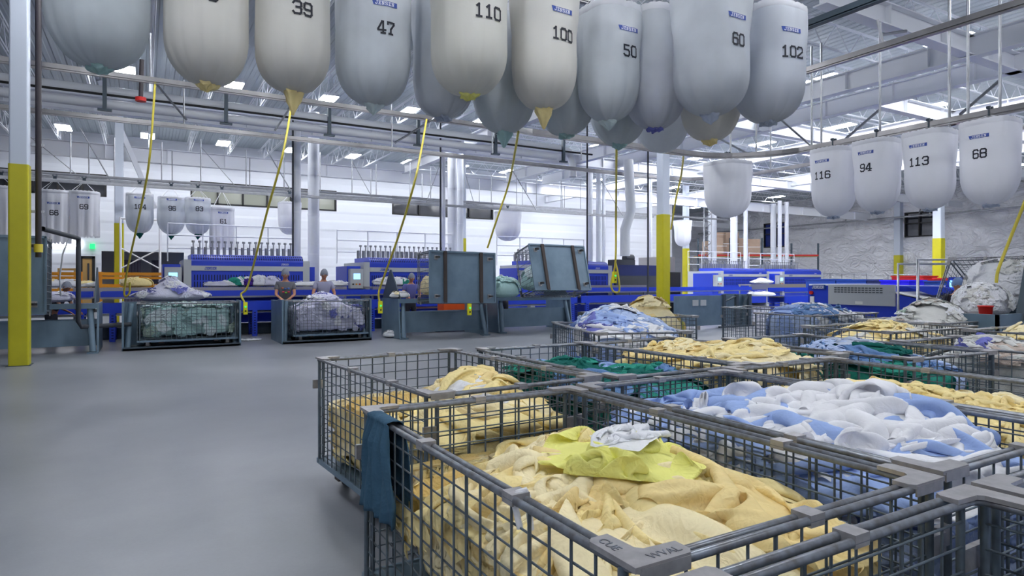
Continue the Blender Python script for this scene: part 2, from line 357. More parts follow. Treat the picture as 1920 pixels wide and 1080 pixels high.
# ------------------------------------------------------------------ steel structure
def ibeam(axis, a0, a1, c, z0, d, wd=0.3, t=0.03, stiff=2.2):
    mb = MB()
    def bx(lo, hi, w0, w1, z0_, z1_):
        if axis == 'x': mb.box(lo, hi, c+w0, c+w1, z0_, z1_)
        else: mb.box(c+w0, c+w1, lo, hi, z0_, z1_)
    bx(a0, a1, -wd/2, wd/2, z0, z0+t); bx(a0, a1, -wd/2, wd/2, z0+d-t, z0+d); bx(a0, a1, -.012, .012, z0+t, z0+d-t)
    n = int((a1-a0)/stiff)
    for i in range(1, n): p = a0 + (a1-a0)*i/n; bx(p, p+.02, -wd/2+.02, wd/2-.02, z0+t, z0+d-t)
    return mb.build('roof_beam', 'white_paint')
beams = [('x', -15, 53, 31.2, 6.65, .62, 'back'), ('x', -15, 53, 24.2, 7.0, .5, 'mid'), ('y', 10, 31, 11.6, 7.1, .5, ''),
         ('y', -9, 31, 17.6, 7.1, .55, ''), ('y', -9, 31, 20.0, 7.15, .55, ''), ('x', 11.7, 53, 7.9, 7.15, .5, ''), ('x', 11.7, 53, 16.0, 7.2, .55, ''),
         ('y', -9, 52, 33.2, 7.2, .6, ''), ('x', 20, 53, 12.0, 7.3, .5, ''), ('y', 8, 52, 25.5, 7.3, .5, ''), ('x', 38, 53, 44, 6.8, .5, '')]
bl = ['long white steel beam running across above the far laundry bags', 'long white steel beam carried beside the round white ducts',
      'white steel beam running away over the middle, left of the double ducts', 'white steel girder running away at upper right, nearer of the pair',
      'white steel girder running away at upper right, farther of the pair', 'white steel cross beam meeting the girder pair at upper right',
      'white steel cross beam over the tipped cages', 'white steel girder running away over the yellow based column on the right',
      'short white cross beam behind the numbered bags at right', 'white steel girder over the blue ironers on the right', 'white steel beam over the stacked cartons']
for b_, l_ in zip(beams, bl): tag(ibeam(*b_[:6]), l_, 'beam')
# open-web joists under the deck
def joist(axis, a0, a1, c, z0=8.3, d=.72):
    mb = MB()
    def pt(a, z, o=0): return (a, c+o, z) if axis == 'x' else (c+o, a, z)
    for o in (-.035, .035):
        mb.tube(pt(a0, z0, o), pt(a1, z0, o), .022, 4); mb.tube(pt(a0, z0+d, o), pt(a1, z0+d, o), .026, 4)
    n = int((a1-a0)/.62)
    for i in range(n):
        p, q = a0+(a1-a0)*i/n, a0+(a1-a0)*(i+1)/n
        mb.tube(pt(p, z0 if i % 2 else z0+d), pt(q, z0+d if i % 2 else z0), .014, 4, cap=False)
    o = mb.build('roof_joist', 'white_paint')
    return o
for k in range(14):
    tag(joist('y', 9, 38.9, -12.6 + 1.83*k), 'white open web roof joist under the grey metal deck at left', 'joist', 'roof joists over the left half')
for k in range(17):
    tag(joist('x', 13.6, 53, 3.0 + 2.05*k), 'white open web roof joist under the grey metal deck at right', 'joist', 'roof joists over the right half')
# columns
def column(x, y, s, guard, label, top=CEIL-.9, rough=None):
    e = empty('steel_column', (x, y, 0), 0, label, 'column')
    h = s/2
    def rb(r, z0, z1):   # square tube with rounded corners
        mb = MB(); pts = []
        for cx_, cy_, a in ((h-r, h-r, 0), (-h+r, h-r, 90), (-h+r, -h+r, 180), (h-r, -h+r, 270)):
            for j in range(4):
                t = math.radians(a + 30*j); pts.append((cx_ + r*math.cos(t), cy_ + r*math.sin(t)))
        return mb, pts
    mb, pts = rb(.03, 0, top); mb.prism(pts, 'z', guard, top); mb.box(-h-.06, h+.06, -h-.06, h+.06, top-.03, top)
    mb.build('post', 'column_paint', e)
    h = s/2 + .012
    mb, pts = rb(.035, 0, guard); mb.prism(pts, 'z', 0.01, guard); mb.build('yellow_guard', 'yellow_guard', e)
    MB().box(-h-.03, h+.03, -h-.03, h+.03, 0, .012).build('base_plate', 'slate_dark', e)
    return e
G = 3.87
pc = P(37, 685, 12.27)
column(pc.x, pc.y, .30, G, 'white steel column with tall yellow guard, nearest at the left edge')
column(-.85, 29.3, .30, G, 'slim white column with yellow guard behind the far left machine')
p3 = P(1243.5, 600, 21.6); column(p3.x, p3.y, .32, G, 'white column with yellow guard in the centre right, beside the yellow laundry cage')
p4 = P(867, 447, 33.9); column(p4.x, p4.y, .30, G, 'distant white column with yellow guard showing above the left tipped cage')
p5 = P(1286, 466, 44.8); column(p5.x, p5.y, .34, G, 'thin distant white column with yellow guard, right of the centre one')
p6 = P(1760, 447, 33.9); column(p6.x, p6.y, .42, G, 'white column with yellow guard in front of the blue bins at right')
p7 = P(1629, 484, 60.0); column(p7.x-6, p7.y-6, .5, G-.2, 'far white column with yellow guard against the crinkled right wall')
# diagonal braces and knee struts on the column at left
def bar(name, a, b, r, m, label, cat, group=None, n=8):
    o = MB().tube(a, b, r, n).build(name, m); return tag(o, label, cat, group)
bar('diagonal_brace', P(186, 150, 24), P(290, 390, 27), .13, 'white_paint', 'white diagonal brace crossing the slim left column', 'brace', n=4)
bar('diagonal_brace', P(1800, 95, 20), P(1925, 35, 17), .07, 'white_paint', 'round white brace rising to the upper right corner', 'brace')

# ------------------------------------------------------------------ ceiling lights
def light_fixture(x, y, z=8.62, rz=0):
    e = empty('ceiling_light', (x, y, z), rz, 'rectangular fluorescent high bay light hanging under the roof joists', 'ceiling light', 'ceiling lights')
    MB().prism([(-.30, .02), (.30, .02), (.24, .12), (-.24, .12)], 'y', -.65, .65).build('housing', 'white_paint', e)
    MB().box(-.28, .28, -.62, .62, 0.0, .02).build('diffuser', 'diffuser', e)
    for s in (-.5, .5): MB().tube((0, s, .12), (0, s, .58), .008, 5).build('hanger', 'galv', e)
    return e
lf = light_fixture(-.55, 24.9)
lights = []
for k in range(5): lights.append((-.55 + 3.35*k, 24.9))
for k in range(9): lights.append((-3.2 + 3.35*k, 35.5))
for k in range(5): lights.append((-.5 + 3.35*k, 14.3))
for yy in (4.2, -4.5): 
    for k in range(4): lights.append((-6.5 + 5.0*k, yy))
for yy in (9.6, 13.7, 17.5, 21.7, 26.0, 30.2, 35.5):
    for xx in (20.4, 23.9, 27.4, 30.9, 34.6):
        if yy > 35 and xx < 27: continue
        lights.append((xx, yy))
for yy in (17.5, 26.0, 35.0, 44.0):
    for xx in (40, 46): lights.append((xx, yy))
for yy in (3.5, -3): 
    for xx in (17.5, 24.5, 32): lights.append((xx, yy))
for i, (x, y) in enumerate(lights[1:]):
    c = copy_tree(lf); c.location = (x, y, 8.62)
# ------------------------------------------------------------------ wire cage trucks
CW, CL, RZ = 1.26, 2.02, 1.0
def rrect(a, b, r, z, n=4):
    pts = []
    for cx_, cy_, t0 in ((a-r, b-r, 0), (-a+r, b-r, 90), (-a+r, -b+r, 180), (a-r, -b+r, 270)):
        for j in range(n+1):
            t = math.radians(t0 + 90*j/n); pts.append((cx_ + r*math.cos(t), cy_ + r*math.sin(t), z))
    return pts
ZB = .20
def make_cage():
    e = empty('cage_truck')
    a, b = CW/2, CL/2
    MB().path(rrect(a, b, .05, RZ), .0125, 8, True).path(rrect(a-.038, b-.038, .04, RZ-.004), .0125, 8, True).build('rim', 'rim_steel', e)
    hs = [ZB + .04 + (RZ-ZB-.04)*k/10 for k in range(10)]
    def panel(p0, p1, n, inset):
        mb = MB(); p0 = Vector(p0); p1 = Vector(p1); d = (p1-p0)
        for i in range(n+1):
            q = p0 + d*(i/n); r = .0062 if i % 4 == 0 else .0045
            mb.tube((q.x, q.y, ZB), (q.x, q.y, RZ-.004), r, 6, cap=False)
        ins = Vector(inset)*.008
        for z in hs: mb.tube((p0.x+ins.x, p0.y+ins.y, z), (p1.x+ins.x, p1.y+ins.y, z), .0038, 6, cap=False)
        mb.build('wire_panel', 'cage_steel', e)
    g = .045
    panel((-a+g, -b, 0), (a-g, -b, 0), 11, (0, 1, 0)); panel((-a+g, b, 0), (a-g, b, 0), 11, (0, -1, 0))
    panel((-a, -b+g, 0), (-a, b-g, 0), 19, (1, 0, 0)); panel((a, -b+g, 0), (a, b-g, 0), 19, (-1, 0, 0))
    for sx in (-1, 1):
        for sy in (-1, 1):
            MB().tube((sx*a, sy*(b-.045), ZB-.03), (sx*a, sy*(b-.045), RZ), .013, 8).tube((sx*(a-.045), sy*b, ZB-.03), (sx*(a-.045), sy*b, RZ), .013, 8).build('corner_post', 'cage_steel', e)
            mb = MB(); x, y = sx*a, sy*b
            L = [(x+sx*.016, y+sy*.016), (x-sx*.15, y+sy*.016), (x-sx*.165, y-sy*.0), (x-sx*.165, y-sy*.05), (x-sx*.07, y-sy*.055), (x-sx*.055, y-sy*.07), (x-sx*.05, y-sy*.165), (x, y-sy*.165), (x+sx*.016, y-sy*.15)]
            mb.prism(L, 'z', RZ+.006, RZ+.020)
            mb.box(min(x, x-sx*.15), max(x, x-sx*.15), min(y+sy*.012, y+sy*.018), max(y+sy*.012, y+sy*.018), RZ-.018, RZ+.014)
            mb.build('corner_bracket', 'bracket', e)
            MB().box(x-.012-.028, x-.012+.05, y-sy*.0-.01, y+.01, RZ-.235, RZ-.165).build('hinge_plate', 'bracket', e)
    for (x, y, w_, l_) in ((0, b, .06, .03), (0, -b, .06, .03), (a, .25, .03, .06), (-a, .25, .03, .06), (a, -.45, .03, .06), (-a, -.45, .03, .06)):
        ix = -.019*(1 if x > 0 else -1 if x < 0 else 0); iy = -.019*(1 if y > .9 else -1 if y < -.9 else 0)
        MB().box(x+ix-w_/2-.004*(l_ > w_)-.012*(l_ > w_), x+ix+w_/2+.016*(l_ > w_), y+iy-l_/2-.016*(w_ > l_), y+iy+l_/2+.016*(w_ > l_), RZ-.016, RZ+.018).build('rim_clip', 'bracket', e)
    mb = MB(); mb.box(-a, a, -b, b, ZB-.012, ZB); mb.box(-a-.01, -a+.03, -b, b, ZB-.04, ZB).box(a-.03, a+.01, -b, b, ZB-.04, ZB).box(-a, a, -b-.01, -b+.03, ZB-.04, ZB).box(-a, a, b-.03, b+.01, ZB-.04, ZB)
    mb.build('base_plate', 'slate_steel', e)
    for sy in (-.55, .55): MB().box(-a, a, sy-.045, sy+.045, ZB-.07, ZB-.012).build('base_channel', 'rust', e)
    for sx in (-1, 1):
        for sy in (-1, 1):
            x, y = sx*(a-.16), sy*(b-.2)
            mb = MB(); mb.box(x-.05, x+.05, y-.05, y+.05, ZB-.03, ZB-.012); mb.tube((x, y, ZB-.03), (x, y, ZB-.05), .03, 10)
            mb.box(x-.028, x-.02, y-.03, y+.04, .07, ZB-.045).box(x+.02, x+.028, y-.03, y+.04, .07, ZB-.045)
            cs = mb.build('caster', 'bracket', e)
            MB().tube((x-.018, y, .065), (x+.018, y, .065), .065, 16).build('wheel', 'rubber', cs)
    return e
cage0 = make_cage(); cage0_used = [False]
def cage(x, y, label, rz=0.0, z=0.0, rot=None, sc=None):
    c = cage0 if not cage0_used[0] else copy_tree(cage0); cage0_used[0] = True
    c.location = (x, y, z); c.rotation_euler = (0, 0, rz) if rot is None else rot
    if sc: c.scale = sc
    tag(c, label, 'laundry cage'); return c

# ------------------------------------------------------------------ crumpled cloth: a small position-based cloth solver, run once for a library
def cloth_library(B=18, n=42, size=1.25, seed=4):
    r = np.random.RandomState(seed); d = size/(n-1)
    g = np.linspace(-.5, .5, n); U, V = np.meshgrid(g, g, indexing='ij')
    X = np.zeros((B, n, n, 3))
    for b in range(B):
        sx = r.uniform(.30, .58); sy = r.uniform(.50, .92)
        ox = sum(r.uniform(-.06, .06)*np.sin(r.uniform(4, 12)*U + r.uniform(4, 12)*V + r.uniform(0, 6)) for _ in range(3))
        oy = sum(r.uniform(-.05, .05)*np.sin(r.uniform(4, 12)*U + r.uniform(4, 12)*V + r.uniform(0, 6)) for _ in range(3))
        z = sum(r.uniform(.02, .07)*np.sin(r.uniform(4, 17)*U + r.uniform(-9, 9)*V + r.uniform(0, 6)) for _ in range(5))
        a = r.uniform(-.4, .4)
        x_, y_ = size*(U*sx + ox), size*(V*sy + oy)
        X[b, ..., 0] = x_*math.cos(a) - y_*math.sin(a); X[b, ..., 1] = x_*math.sin(a) + y_*math.cos(a); X[b, ..., 2] = .16 + z*1.6
    X += r.normal(0, .004, X.shape)
    Vv = np.zeros_like(X)
    def sat(a, b, rest, k):
        dl = b - a; ln = np.sqrt((dl*dl).sum(-1, keepdims=True)) + 1e-9
        c = dl*(.5*k*(ln - rest)/ln); a += c; b -= c
    def satmin(a, b, rest, k):   # only pushes apart: bending resistance
        dl = b - a; ln = np.sqrt((dl*dl).sum(-1, keepdims=True)) + 1e-9
        c = dl*(.5*k*np.minimum(ln - rest, 0)/ln); a += c; b -= c
    for step in range(95):
        X0 = X.copy(); Vv *= .96; Vv[..., 2] -= .0016; X += Vv
        for it in range(5):
            for p in (0, 1):
                m_ = (n-1-p)//2*2
                sat(X[:, p:p+m_:2], X[:, p+1:p+1+m_:2], d, 1.0)
                sat(X[:, :, p:p+m_:2], X[:, :, p+1:p+1+m_:2], d, 1.0)
            if it % 2 == 0:
                for p in (0, 1):
                    m_ = (n-1-p)//2*2
                    sat(X[:, p:p+m_:2, :-1], X[:, p+1:p+1+m_:2, 1:], d*1.414, .35)
                    sat(X[:, p:p+m_:2, 1:], X[:, p+1:p+1+m_:2, :-1], d*1.414, .35)
        for w_, st in ((2, .6), (4, .6), (2, .6)):
            for p in range(2*w_):
                i = np.concatenate([np.arange(p + 0, n - w_, 2*w_)])
                a = X[:, i]; b_ = X[:, i+w_]; satmin(a, b_, w_*d*(.97 if w_ == 2 else .86), st); X[:, i] = a; X[:, i+w_] = b_
                a = X[:, :, i]; b_ = X[:, :, i+w_]; satmin(a, b_, w_*d*(.97 if w_ == 2 else .86), st); X[:, :, i] = a; X[:, :, i+w_] = b_
        low = X[..., 2] < 0.0
        X[..., 2] = np.maximum(X[..., 2], 0.0)
        X[..., :2] = np.where(low[..., None], X0[..., :2]*.8 + X[..., :2]*.2, X[..., :2])
        Vv = np.clip(X - X0, -.05, .05)
    X[..., :2] -= X[..., :2].mean(axis=(1, 2), keepdims=True)
    return X
LIB = cloth_library()
LN = LIB.shape[1]
def grid_faces(n, off=0, m=None):
    m = m or n
    i, j = np.meshgrid(np.arange(n-1), np.arange(m-1), indexing='ij'); a = (i*m + j).ravel() + off
    return np.stack([a, a+m, a+m+1, a+1], 1)
class Heap:   # a rounded pile inside a box; top(x, y) gives the height of the pile surface (local units)
    def __init__(s, cx, cy, a, b, z0, zr, top, rz=0.0, e=5.0, zc=None):
        s.c = np.array([cx, cy]); s.a, s.b, s.z0 = a, b, z0; s.top = top; s.e = e; s.rz = rz
        s.zc = zc if zc is not None else z0 + .6*(zr - z0); s.cl = s.zc - z0
    def surf(s, D):   # D (...,3) directions -> local points, normals
        D = D/np.linalg.norm(D, axis=-1, keepdims=True)
        e = s.e; q = np.abs(D[..., 0]/s.a)**e + np.abs(D[..., 1]/s.b)**e + np.abs(D[..., 2]/s.cl)**e
        r = q**(-1/e); p = D*r[..., None]
        n = np.sign(D)*np.stack([np.abs(p[..., 0]/s.a)**(e-1)/s.a, np.abs(p[..., 1]/s.b)**(e-1)/s.b, np.abs(p[..., 2]/s.cl)**(e-1)/s.cl], -1)
        n /= np.linalg.norm(n, axis=-1, keepdims=True)
        t = s.top(p[..., 0], p[..., 1]) - s.zc
        zz = np.where(p[..., 2] > 0, p[..., 2]*t/s.cl, p[..., 2])
        return np.stack([p[..., 0], p[..., 1], zz], -1), n
    def world(s, p):
        c_, s_ = math.cos(s.rz), math.sin(s.rz)
        x = p[..., 0]*c_ - p[..., 1]*s_ + s.c[0]; y = p[..., 0]*s_ + p[..., 1]*c_ + s.c[1]
        return np.stack([x, y, p[..., 2] + s.zc], -1)
    def core(s, name, mats, seed=0, n=40, amp=.03, shrink=.93):
        r = np.random.RandomState(seed); th = np.linspace(0, 2*PI, n*2, endpoint=False); ph = np.linspace(-1.45, 1.45, n)
        TH, PH = np.meshgrid(th, ph, indexing='ij')
        D = np.stack([np.cos(TH)*np.cos(PH)*s.a, np.sin(TH)*np.cos(PH)*s.b, np.sin(PH)*s.cl], -1)
        D = np.concatenate([D, D[:1]], 0)
        p, nn = s.surf(D)
        h = sum(r.uniform(.3, 1)*np.abs(np.sin(p[..., 0]*r.uniform(4, 22) + p[..., 1]*r.uniform(4, 22) + p[..., 2]*r.uniform(6, 40) + r.uniform(0, 6)*1.0 + 1.5*np.sin(p[..., 0]*r.uniform(3, 9) + p[..., 1]*r.uniform(3, 9) + p[..., 2]*r.uniform(3, 9)))) for _ in range(6))/3
        p = p*shrink - nn*(amp*h)[..., None]
        N = 2*n + 1
        return s.world(p).reshape(-1, 3), grid_faces(N, 0, n)
    def sheet(s, r, D0, k=None, scale=1.0, squash=.6, off=.0, spin=None, step=1, flat=False, hard=True):
        """one crumpled sheet laid on the pile around direction D0"""
        k = r.randint(LIB.shape[0]) if k is None else k
        S = LIB[k][::step, ::step].copy()*scale
        if r.rand() < .5: S[..., 0] *= -1
        D0 = np.array(D0, float); p0, n0 = s.surf(D0)
        up = np.array([0, 0, 1.]) if abs(n0[2]) < .8 else np.array([1., 0, 0])
        t1 = np.cross(up, n0); t1 /= np.linalg.norm(t1); t2 = np.cross(n0, t1)
        sp = r.uniform(0, 2*PI) if spin is None else spin
        x = S[..., 0]*math.cos(sp) - S[..., 1]*math.sin(sp); y = S[..., 0]*math.sin(sp) + S[..., 1]*math.cos(sp)
        q = p0 + x[..., None]*t1 + y[..., None]*t2
        q = q + 0
        qd = q.copy()
        up_ = qd[..., 2] > 0
        tt = (s.top(qd[..., 0], qd[..., 1]) - s.zc); qd[..., 2] = np.where(up_, qd[..., 2]*s.cl/np.maximum(tt, .05), qd[..., 2])
        p, nn = s.surf(qd)
        blend = nn*.75 + n0*.25; blend /= np.linalg.norm(blend, axis=-1, keepdims=True)
        P_ = p + blend*(S[..., 2]*squash + off)[..., None]
        if hard:   # stays inside the wire
            inside = P_[..., 2] + s.zc < RZ + .02
            lim_a, lim_b = CW/2 - .012, CL/2 - .012
            P_[..., 0] = np.where(inside, np.clip(P_[..., 0], -lim_a, lim_a), P_[..., 0])
            P_[..., 1] = np.where(inside, np.clip(P_[..., 1], -lim_b, lim_b), P_[..., 1])
            P_[..., 2] = np.maximum(P_[..., 2], s.z0 + .015 - s.zc)
        return s.world(P_).reshape(-1, 3)
def rand_dirs(r, H, n_top, n_side):
    out = []
    for i in range(n_top):
        gx = r.uniform(-.85, .85)*H.a; gy = r.uniform(-.88, .88)*H.b
        out.append((gx, gy, H.cl))
    for i in range(n_side):
        t = r.rand(); z = r.uniform(-.85, .75)*H.cl
        if r.rand() < H.b/(H.a+H.b): out.append((H.a*(1 if r.rand() < .5 else -1), r.uniform(-.9, .9)*H.b, z))
        else: out.append((r.uniform(-.9, .9)*H.a, H.b*(1 if r.rand() < .5 else -1), z))
    return out
def bumps(base, lst):   # height function: base plus gaussians (x, y, height, radius)
    def f(x, y):
        z = base + 0*x
        for (bx_, by_, h_, rr) in lst: z = z + h_*np.exp(-((x-bx_)**2 + (y-by_)**2)/(rr*rr))
        return z
    return f
def heap_stuff(H, palette, n_top, n_side, seed, label, cat='laundry pile', step=2, scale=.8, squash=.7, core_mat=None, name='laundry_heap', hard=True, sidesc=.7, group=None, side_sq=.4, camp=.03, cn=28):
    """a pile nobody could count: one mesh"""
    r = np.random.RandomState(seed); V, Fc, mi = [], [], []; off = 0
    v, f = H.core('core', None, seed, cn, camp); V.append(v); Fc.append(f); mi.append(np.zeros(len(f), int)); off = len(v)
    mats = [core_mat or palette[0][0]] + [p_[0] for p_ in palette]; wts = np.array([p_[1] for p_ in palette], float); wts /= wts.sum()
    ds = rand_dirs(r, H, n_top, n_side); n = len(range(0, LN, step))
    for i, D in enumerate(ds):
        side = i >= n_top
        s_ = H.sheet(r, D, scale=scale*r.uniform(.75, 1.15)*(sidesc if side else 1), squash=squash*(side_sq if side else 1), off=r.uniform(-.03, .03) - (.02 if side else 0), step=step, hard=hard)
        V.append(s_); Fc.append(grid_faces(n, off)); off += len(s_); mi.append(np.full(len(Fc[-1]), 1 + r.choice(len(palette), p=wts)))
    o = mesh_np(name, np.concatenate(V), np.concatenate(Fc), mats, np.concatenate(mi))
    tag(o, label, cat, group, 'stuff'); return o
def garment(H, r, D, m, label, cat, group=None, name='crumpled_gown', subdiv=True, **kw):
    v = H.sheet(r, D, **kw); n = len(range(0, LN, kw.get('step', 1)))
    o = mesh_np(name, v, grid_faces(n), [m]); tag(o, label, cat, group)
    if subdiv:
        s = o.modifiers.new('smooth', 'SUBSURF'); s.levels = 1; s.render_levels = 1
    return o

# front yellow cage
X1, Y1 = 1.575, 2.09
cage(X1, Y1, 'nearest wire cage of pale yellow gowns, dark blue cloth hung over its corner', 0.0)
def cell_label(cagename): return None
def fill_front(H, pal_top, pal_side, n_top, n_side, seed, grp, where, core, hook=None, name='crumpled_gown', what='gown', sc=(.62, .95), side_sc=(.34, .5), sq=(.75, 1.15)):
    r = np.random.RandomState(seed)
    v, f = H.core('core', None, seed, 40, .05)
    o = mesh_np('laundry_heap', v, f, [core]); tag(o, 'inner mass of %s under the loose pieces' % where, 'laundry pile', None, 'stuff')
    ds = rand_dirs(r, H, n_top, n_side)
    for i in range(n_side):
        D = ds[n_top + i]; m = pal_side[r.randint(len(pal_side))]
        garment(H, r, D, m[0], '%s %s pressed against the wire of the %s' % (m[1], what, where), 'laundry', grp + ', ' + m[1] + ' ones at the sides', name=name, subdiv=False, scale=r.uniform(*side_sc), squash=r.uniform(.22, .40), off=r.uniform(-.03, .0))
    for i in range(n_top):
        D = ds[i]; m = pal_top[r.randint(len(pal_top))]
        garment(H, r, D, m[0], 'loose crumpled %s %s on top of the %s' % (m[1], what, where), 'laundry', grp + ', ' + m[1] + ' ones on top', name=name, scale=r.uniform(*sc), squash=r.uniform(*sq), off=r.uniform(-.01, .05))
    return r
H1 = Heap(X1, Y1, CW/2-.03, CL/2-.03, ZB, RZ, bumps(.78, [(-.05, .25, .10, .55), (.05, -.45, .06, .4), (-.6, -.9, -.16, .5), (-.6, .95, -.5, .55), (.4, .95, -.10, .35)]))
YP = [('yellow', 'pale yellow'), ('cream', 'cream yellow'), ('yellow', 'pale yellow'), ('cream', 'cream yellow'), ('tan_yellow', 'deeper yellow')]
r1 = fill_front(H1, YP, YP, 30, 44, 11, 'gowns in the nearest cage', 'nearest yellow cage', 'tan_yellow')
g_ = garment(H1, r1, (.0, -.24, H1.cl), 'lemon', 'bright lemon yellow gown lying open across the middle of the nearest cage', 'laundry', scale=.95, squash=1.0, off=.10, k=2)
g_ = garment(H1, r1, (.10, -.14, H1.cl), 'white', 'white gown lining twisted beside the lemon gown in the nearest cage', 'laundry', scale=.42, squash=.8, off=.17, k=5)
g_ = garment(H1, r1, (-.30, .55, H1.cl), 'white', 'white cloth corner showing near the back of the nearest cage', 'laundry', scale=.32, squash=.7, off=.08, k=7)
g_ = garment(H1, r1, (.35, .35, H1.cl), 'pale_green', 'pale green yellow gown patch at the right of the nearest cage', 'laundry', scale=.4, squash=.6, off=.07, k=9)
# rear left yellow cage
X2, Y2 = 1.93, 4.33
cage(X2, Y2, 'wire cage of pale yellow gowns behind the nearest one, back left corner empty', math.radians(4))
H2 = Heap(X2, Y2, CW/2-.03, CL/2-.03, ZB, RZ, bumps(.62, [(.34, .10, .22, .38), (.1, -.45, .18, .5), (-.45, .9, -.25, .6), (0, .3, .06, .3)]), rz=math.radians(4))
fill_front(H2, YP, YP, 24, 40, 21, 'gowns in the second yellow cage', 'second yellow cage', 'tan_yellow')
r2 = np.random.RandomState(5)
garment(H2, r2, (-.12, -.15, H2.cl), 'white', 'long white twisted sheet crossing the second yellow cage', 'laundry', scale=.45, squash=.8, off=.06, k=4)
# blue and white sheets
X4, Y4 = 2.92, 2.12
cage(X4, Y4, 'wire cage of big white and light blue sheets, right of the nearest yellow cage')
H4 = Heap(X4, Y4, CW/2-.03, CL/2-.03, ZB, RZ, bumps(.84, [(.1, .1, .12, .6), (.3, -.35, .12, .4), (-.4, .8, -.04, .4)]))
WP = [('sheet_white', 'white'), ('blue', 'light blue')]
SP = [('blue', 'light blue'), ('sheet_white', 'white'), ('pale_blue', 'faded blue')]
fill_front(H4, WP, SP, 16, 26, 31, 'sheets in the white and blue cage', 'white and blue cage', 'blue', name='crumpled_sheet', what='sheet', sc=(.85, 1.2), side_sc=(.5, .8), sq=(.65, .95))
r4 = np.random.RandomState(8)
for i, (dx, dy, sc_, k_) in enumerate(((.3, -.25, 1.15, 1), (-.2, -.35, .95, 3), (.0, .45, .95, 6), (-.35, .3, .8, 8))):
    garment(H4, r4, (dx, dy, H4.cl), 'sheet_white', ['largest smooth white sheet heaped at the right front of the white and blue cage', 'white sheet hanging down the left front of the white and blue cage', 'white sheet at the back middle of the white and blue cage', 'white sheet at the left of the white and blue cage'][i], 'laundry', name='crumpled_sheet', scale=sc_, squash=.9, off=.03, k=k_)
# right foreground cages
cage(1.55, -.03, 'empty looking wire cage at bottom right, in front of the nearest yellow cage')
cage(2.88, -.03, 'wire cage of blue sheets at the bottom right edge of the view')
H5 = Heap(2.88, -.03, CW/2-.04, CL/2-.04, ZB, RZ, bumps(.78, []))
heap_stuff(H5, [('blue', 3), ('pale_blue', 1), ('sheet_white', 1)], 14, 26, 51, 'blue and white sheets filling the cage at the bottom right edge', step=1)
cage(4.26, 2.2, 'wire cage of yellow gowns behind the white and blue cage at the right edge')
H6 = Heap(4.26, 2.2, CW/2-.04, CL/2-.04, ZB, RZ, bumps(.82, [(-.2, .3, .12, .5), (0, -.4, .08, .5)]))
heap_stuff(H6, [('yellow', 4), ('cream', 3), ('tan_yellow', 1)], 22, 26, 61, 'pale yellow gowns mounded beyond the white sheets at right', step=1, scale=.8)
# second and farther rows of cages
def filled(x, y, rz, label, pal, stuff_label, seed, top, nt=22, ns=26, step=1, **kw):
    cage(x, y, label, rz)
    H = Heap(x, y, CW/2-.04, CL/2-.04, ZB, RZ, top, rz=rz)
    return heap_stuff(H, pal, nt, ns, seed, stuff_label, step=step, **kw)
YL = [('yellow', 4), ('cream', 4), ('tan_yellow', 1)]
filled(3.32, 4.27, 0, 'wire cage of dark green and blue scrubs behind the white and blue cage', [('teal', 4), ('dark_teal', 3), ('blue', 1), ('denim', 1)], 'teal green scrubs piled in the cage behind the second yellow one', 71, bumps(.84, [(-.1, .2, .12, .4), (.3, -.5, .1, .4)]), 20, 22, scale=.6)
filled(4.55, 4.25, math.radians(5), 'wire cage of yellow gowns between the green cage and the blue green one', YL, 'yellow gowns in the cage right of the green scrubs', 72, bumps(.92, [(.1, -.5, .15, .4), (0, .2, .1, .4)]), 20, 22, scale=.7)
filled(6.05, 3.8, math.radians(-3), 'wire cage of mixed blue and green scrubs in the right middle', [('teal', 2), ('denim', 3), ('pale_blue', 3), ('navy', 2), ('dark_teal', 2), ('light_blue_grey', 1)], 'mixed blue, white and green scrubs piled in the right middle cage', 73, bumps(.84, [(.0, -.1, .20, .6)]), 26, 22, scale=.5)
filled(7.42, 2.75, 0, 'wire cage of off-white linen cut by the right edge', [('grey_white', 4), ('dusty', 1), ('periwinkle', 1)], 'off-white linen with purple bits in the cage at the right edge', 74, bumps(.86, [(-.2, .3, .2, .5)]), 20, 20, scale=.6)
filled(5.62, 6.85, math.radians(-19), 'wire cage of pale blue and white sheets heaped above its rim, centre', [('pale_blue', 4), ('blue', 2), ('sheet_white', 4), ('periwinkle', 1)], 'pale blue and white sheets heaped high in the centre cage', 75, bumps(.95, [(.0, .0, .32, .6)]), 18, 26, scale=.8)
filled(8.05, 9.2, math.radians(-8), 'wire cage heaped with stained yellow gowns beside the centre column', [('cream', 5), ('yellow', 3), ('tan_yellow', 2), ('pale_green', 1)], 'stained yellow gowns heaped beside the centre column', 76, bumps(.8, [(.15, -.2, .55, .7)]), 22, 22, step=2, scale=.6)
filled(8.95, 5.0, PI/2, 'wire cage of yellow and tan gowns behind the blue green scrubs', [('yellow', 3), ('cream', 3), ('tan_yellow', 2), ('grey_white', 1)], 'yellow and tan gowns in the cage behind the blue green scrubs', 77, bumps(.85, [(0, .2, .22, .6)]), 20, 22, step=2, scale=.6)
filled(11.35, 7.75, PI/2, 'wire cage stuffed with blue and white sheets left of the big blue machine', [('pale_blue', 3), ('denim', 1), ('blue', 2), ('sheet_white', 4)], 'blue and white sheets bulging above the cage left of the big blue machine', 78, bumps(.98, [(0, .3, .18, .8)]), 20, 26, step=2, scale=.8)
filled(11.15, 5.55, PI/2, 'wire cage under the tall mound of off-white linen', [('grey_white', 6), ('white', 2), ('dusty', 1), ('grey_green', 1)], 'tall mound of off-white linen in front of the big blue machine', 79, bumps(.85, [(0, -.05, .48, .62)]), 40, 22, step=2, scale=.4)
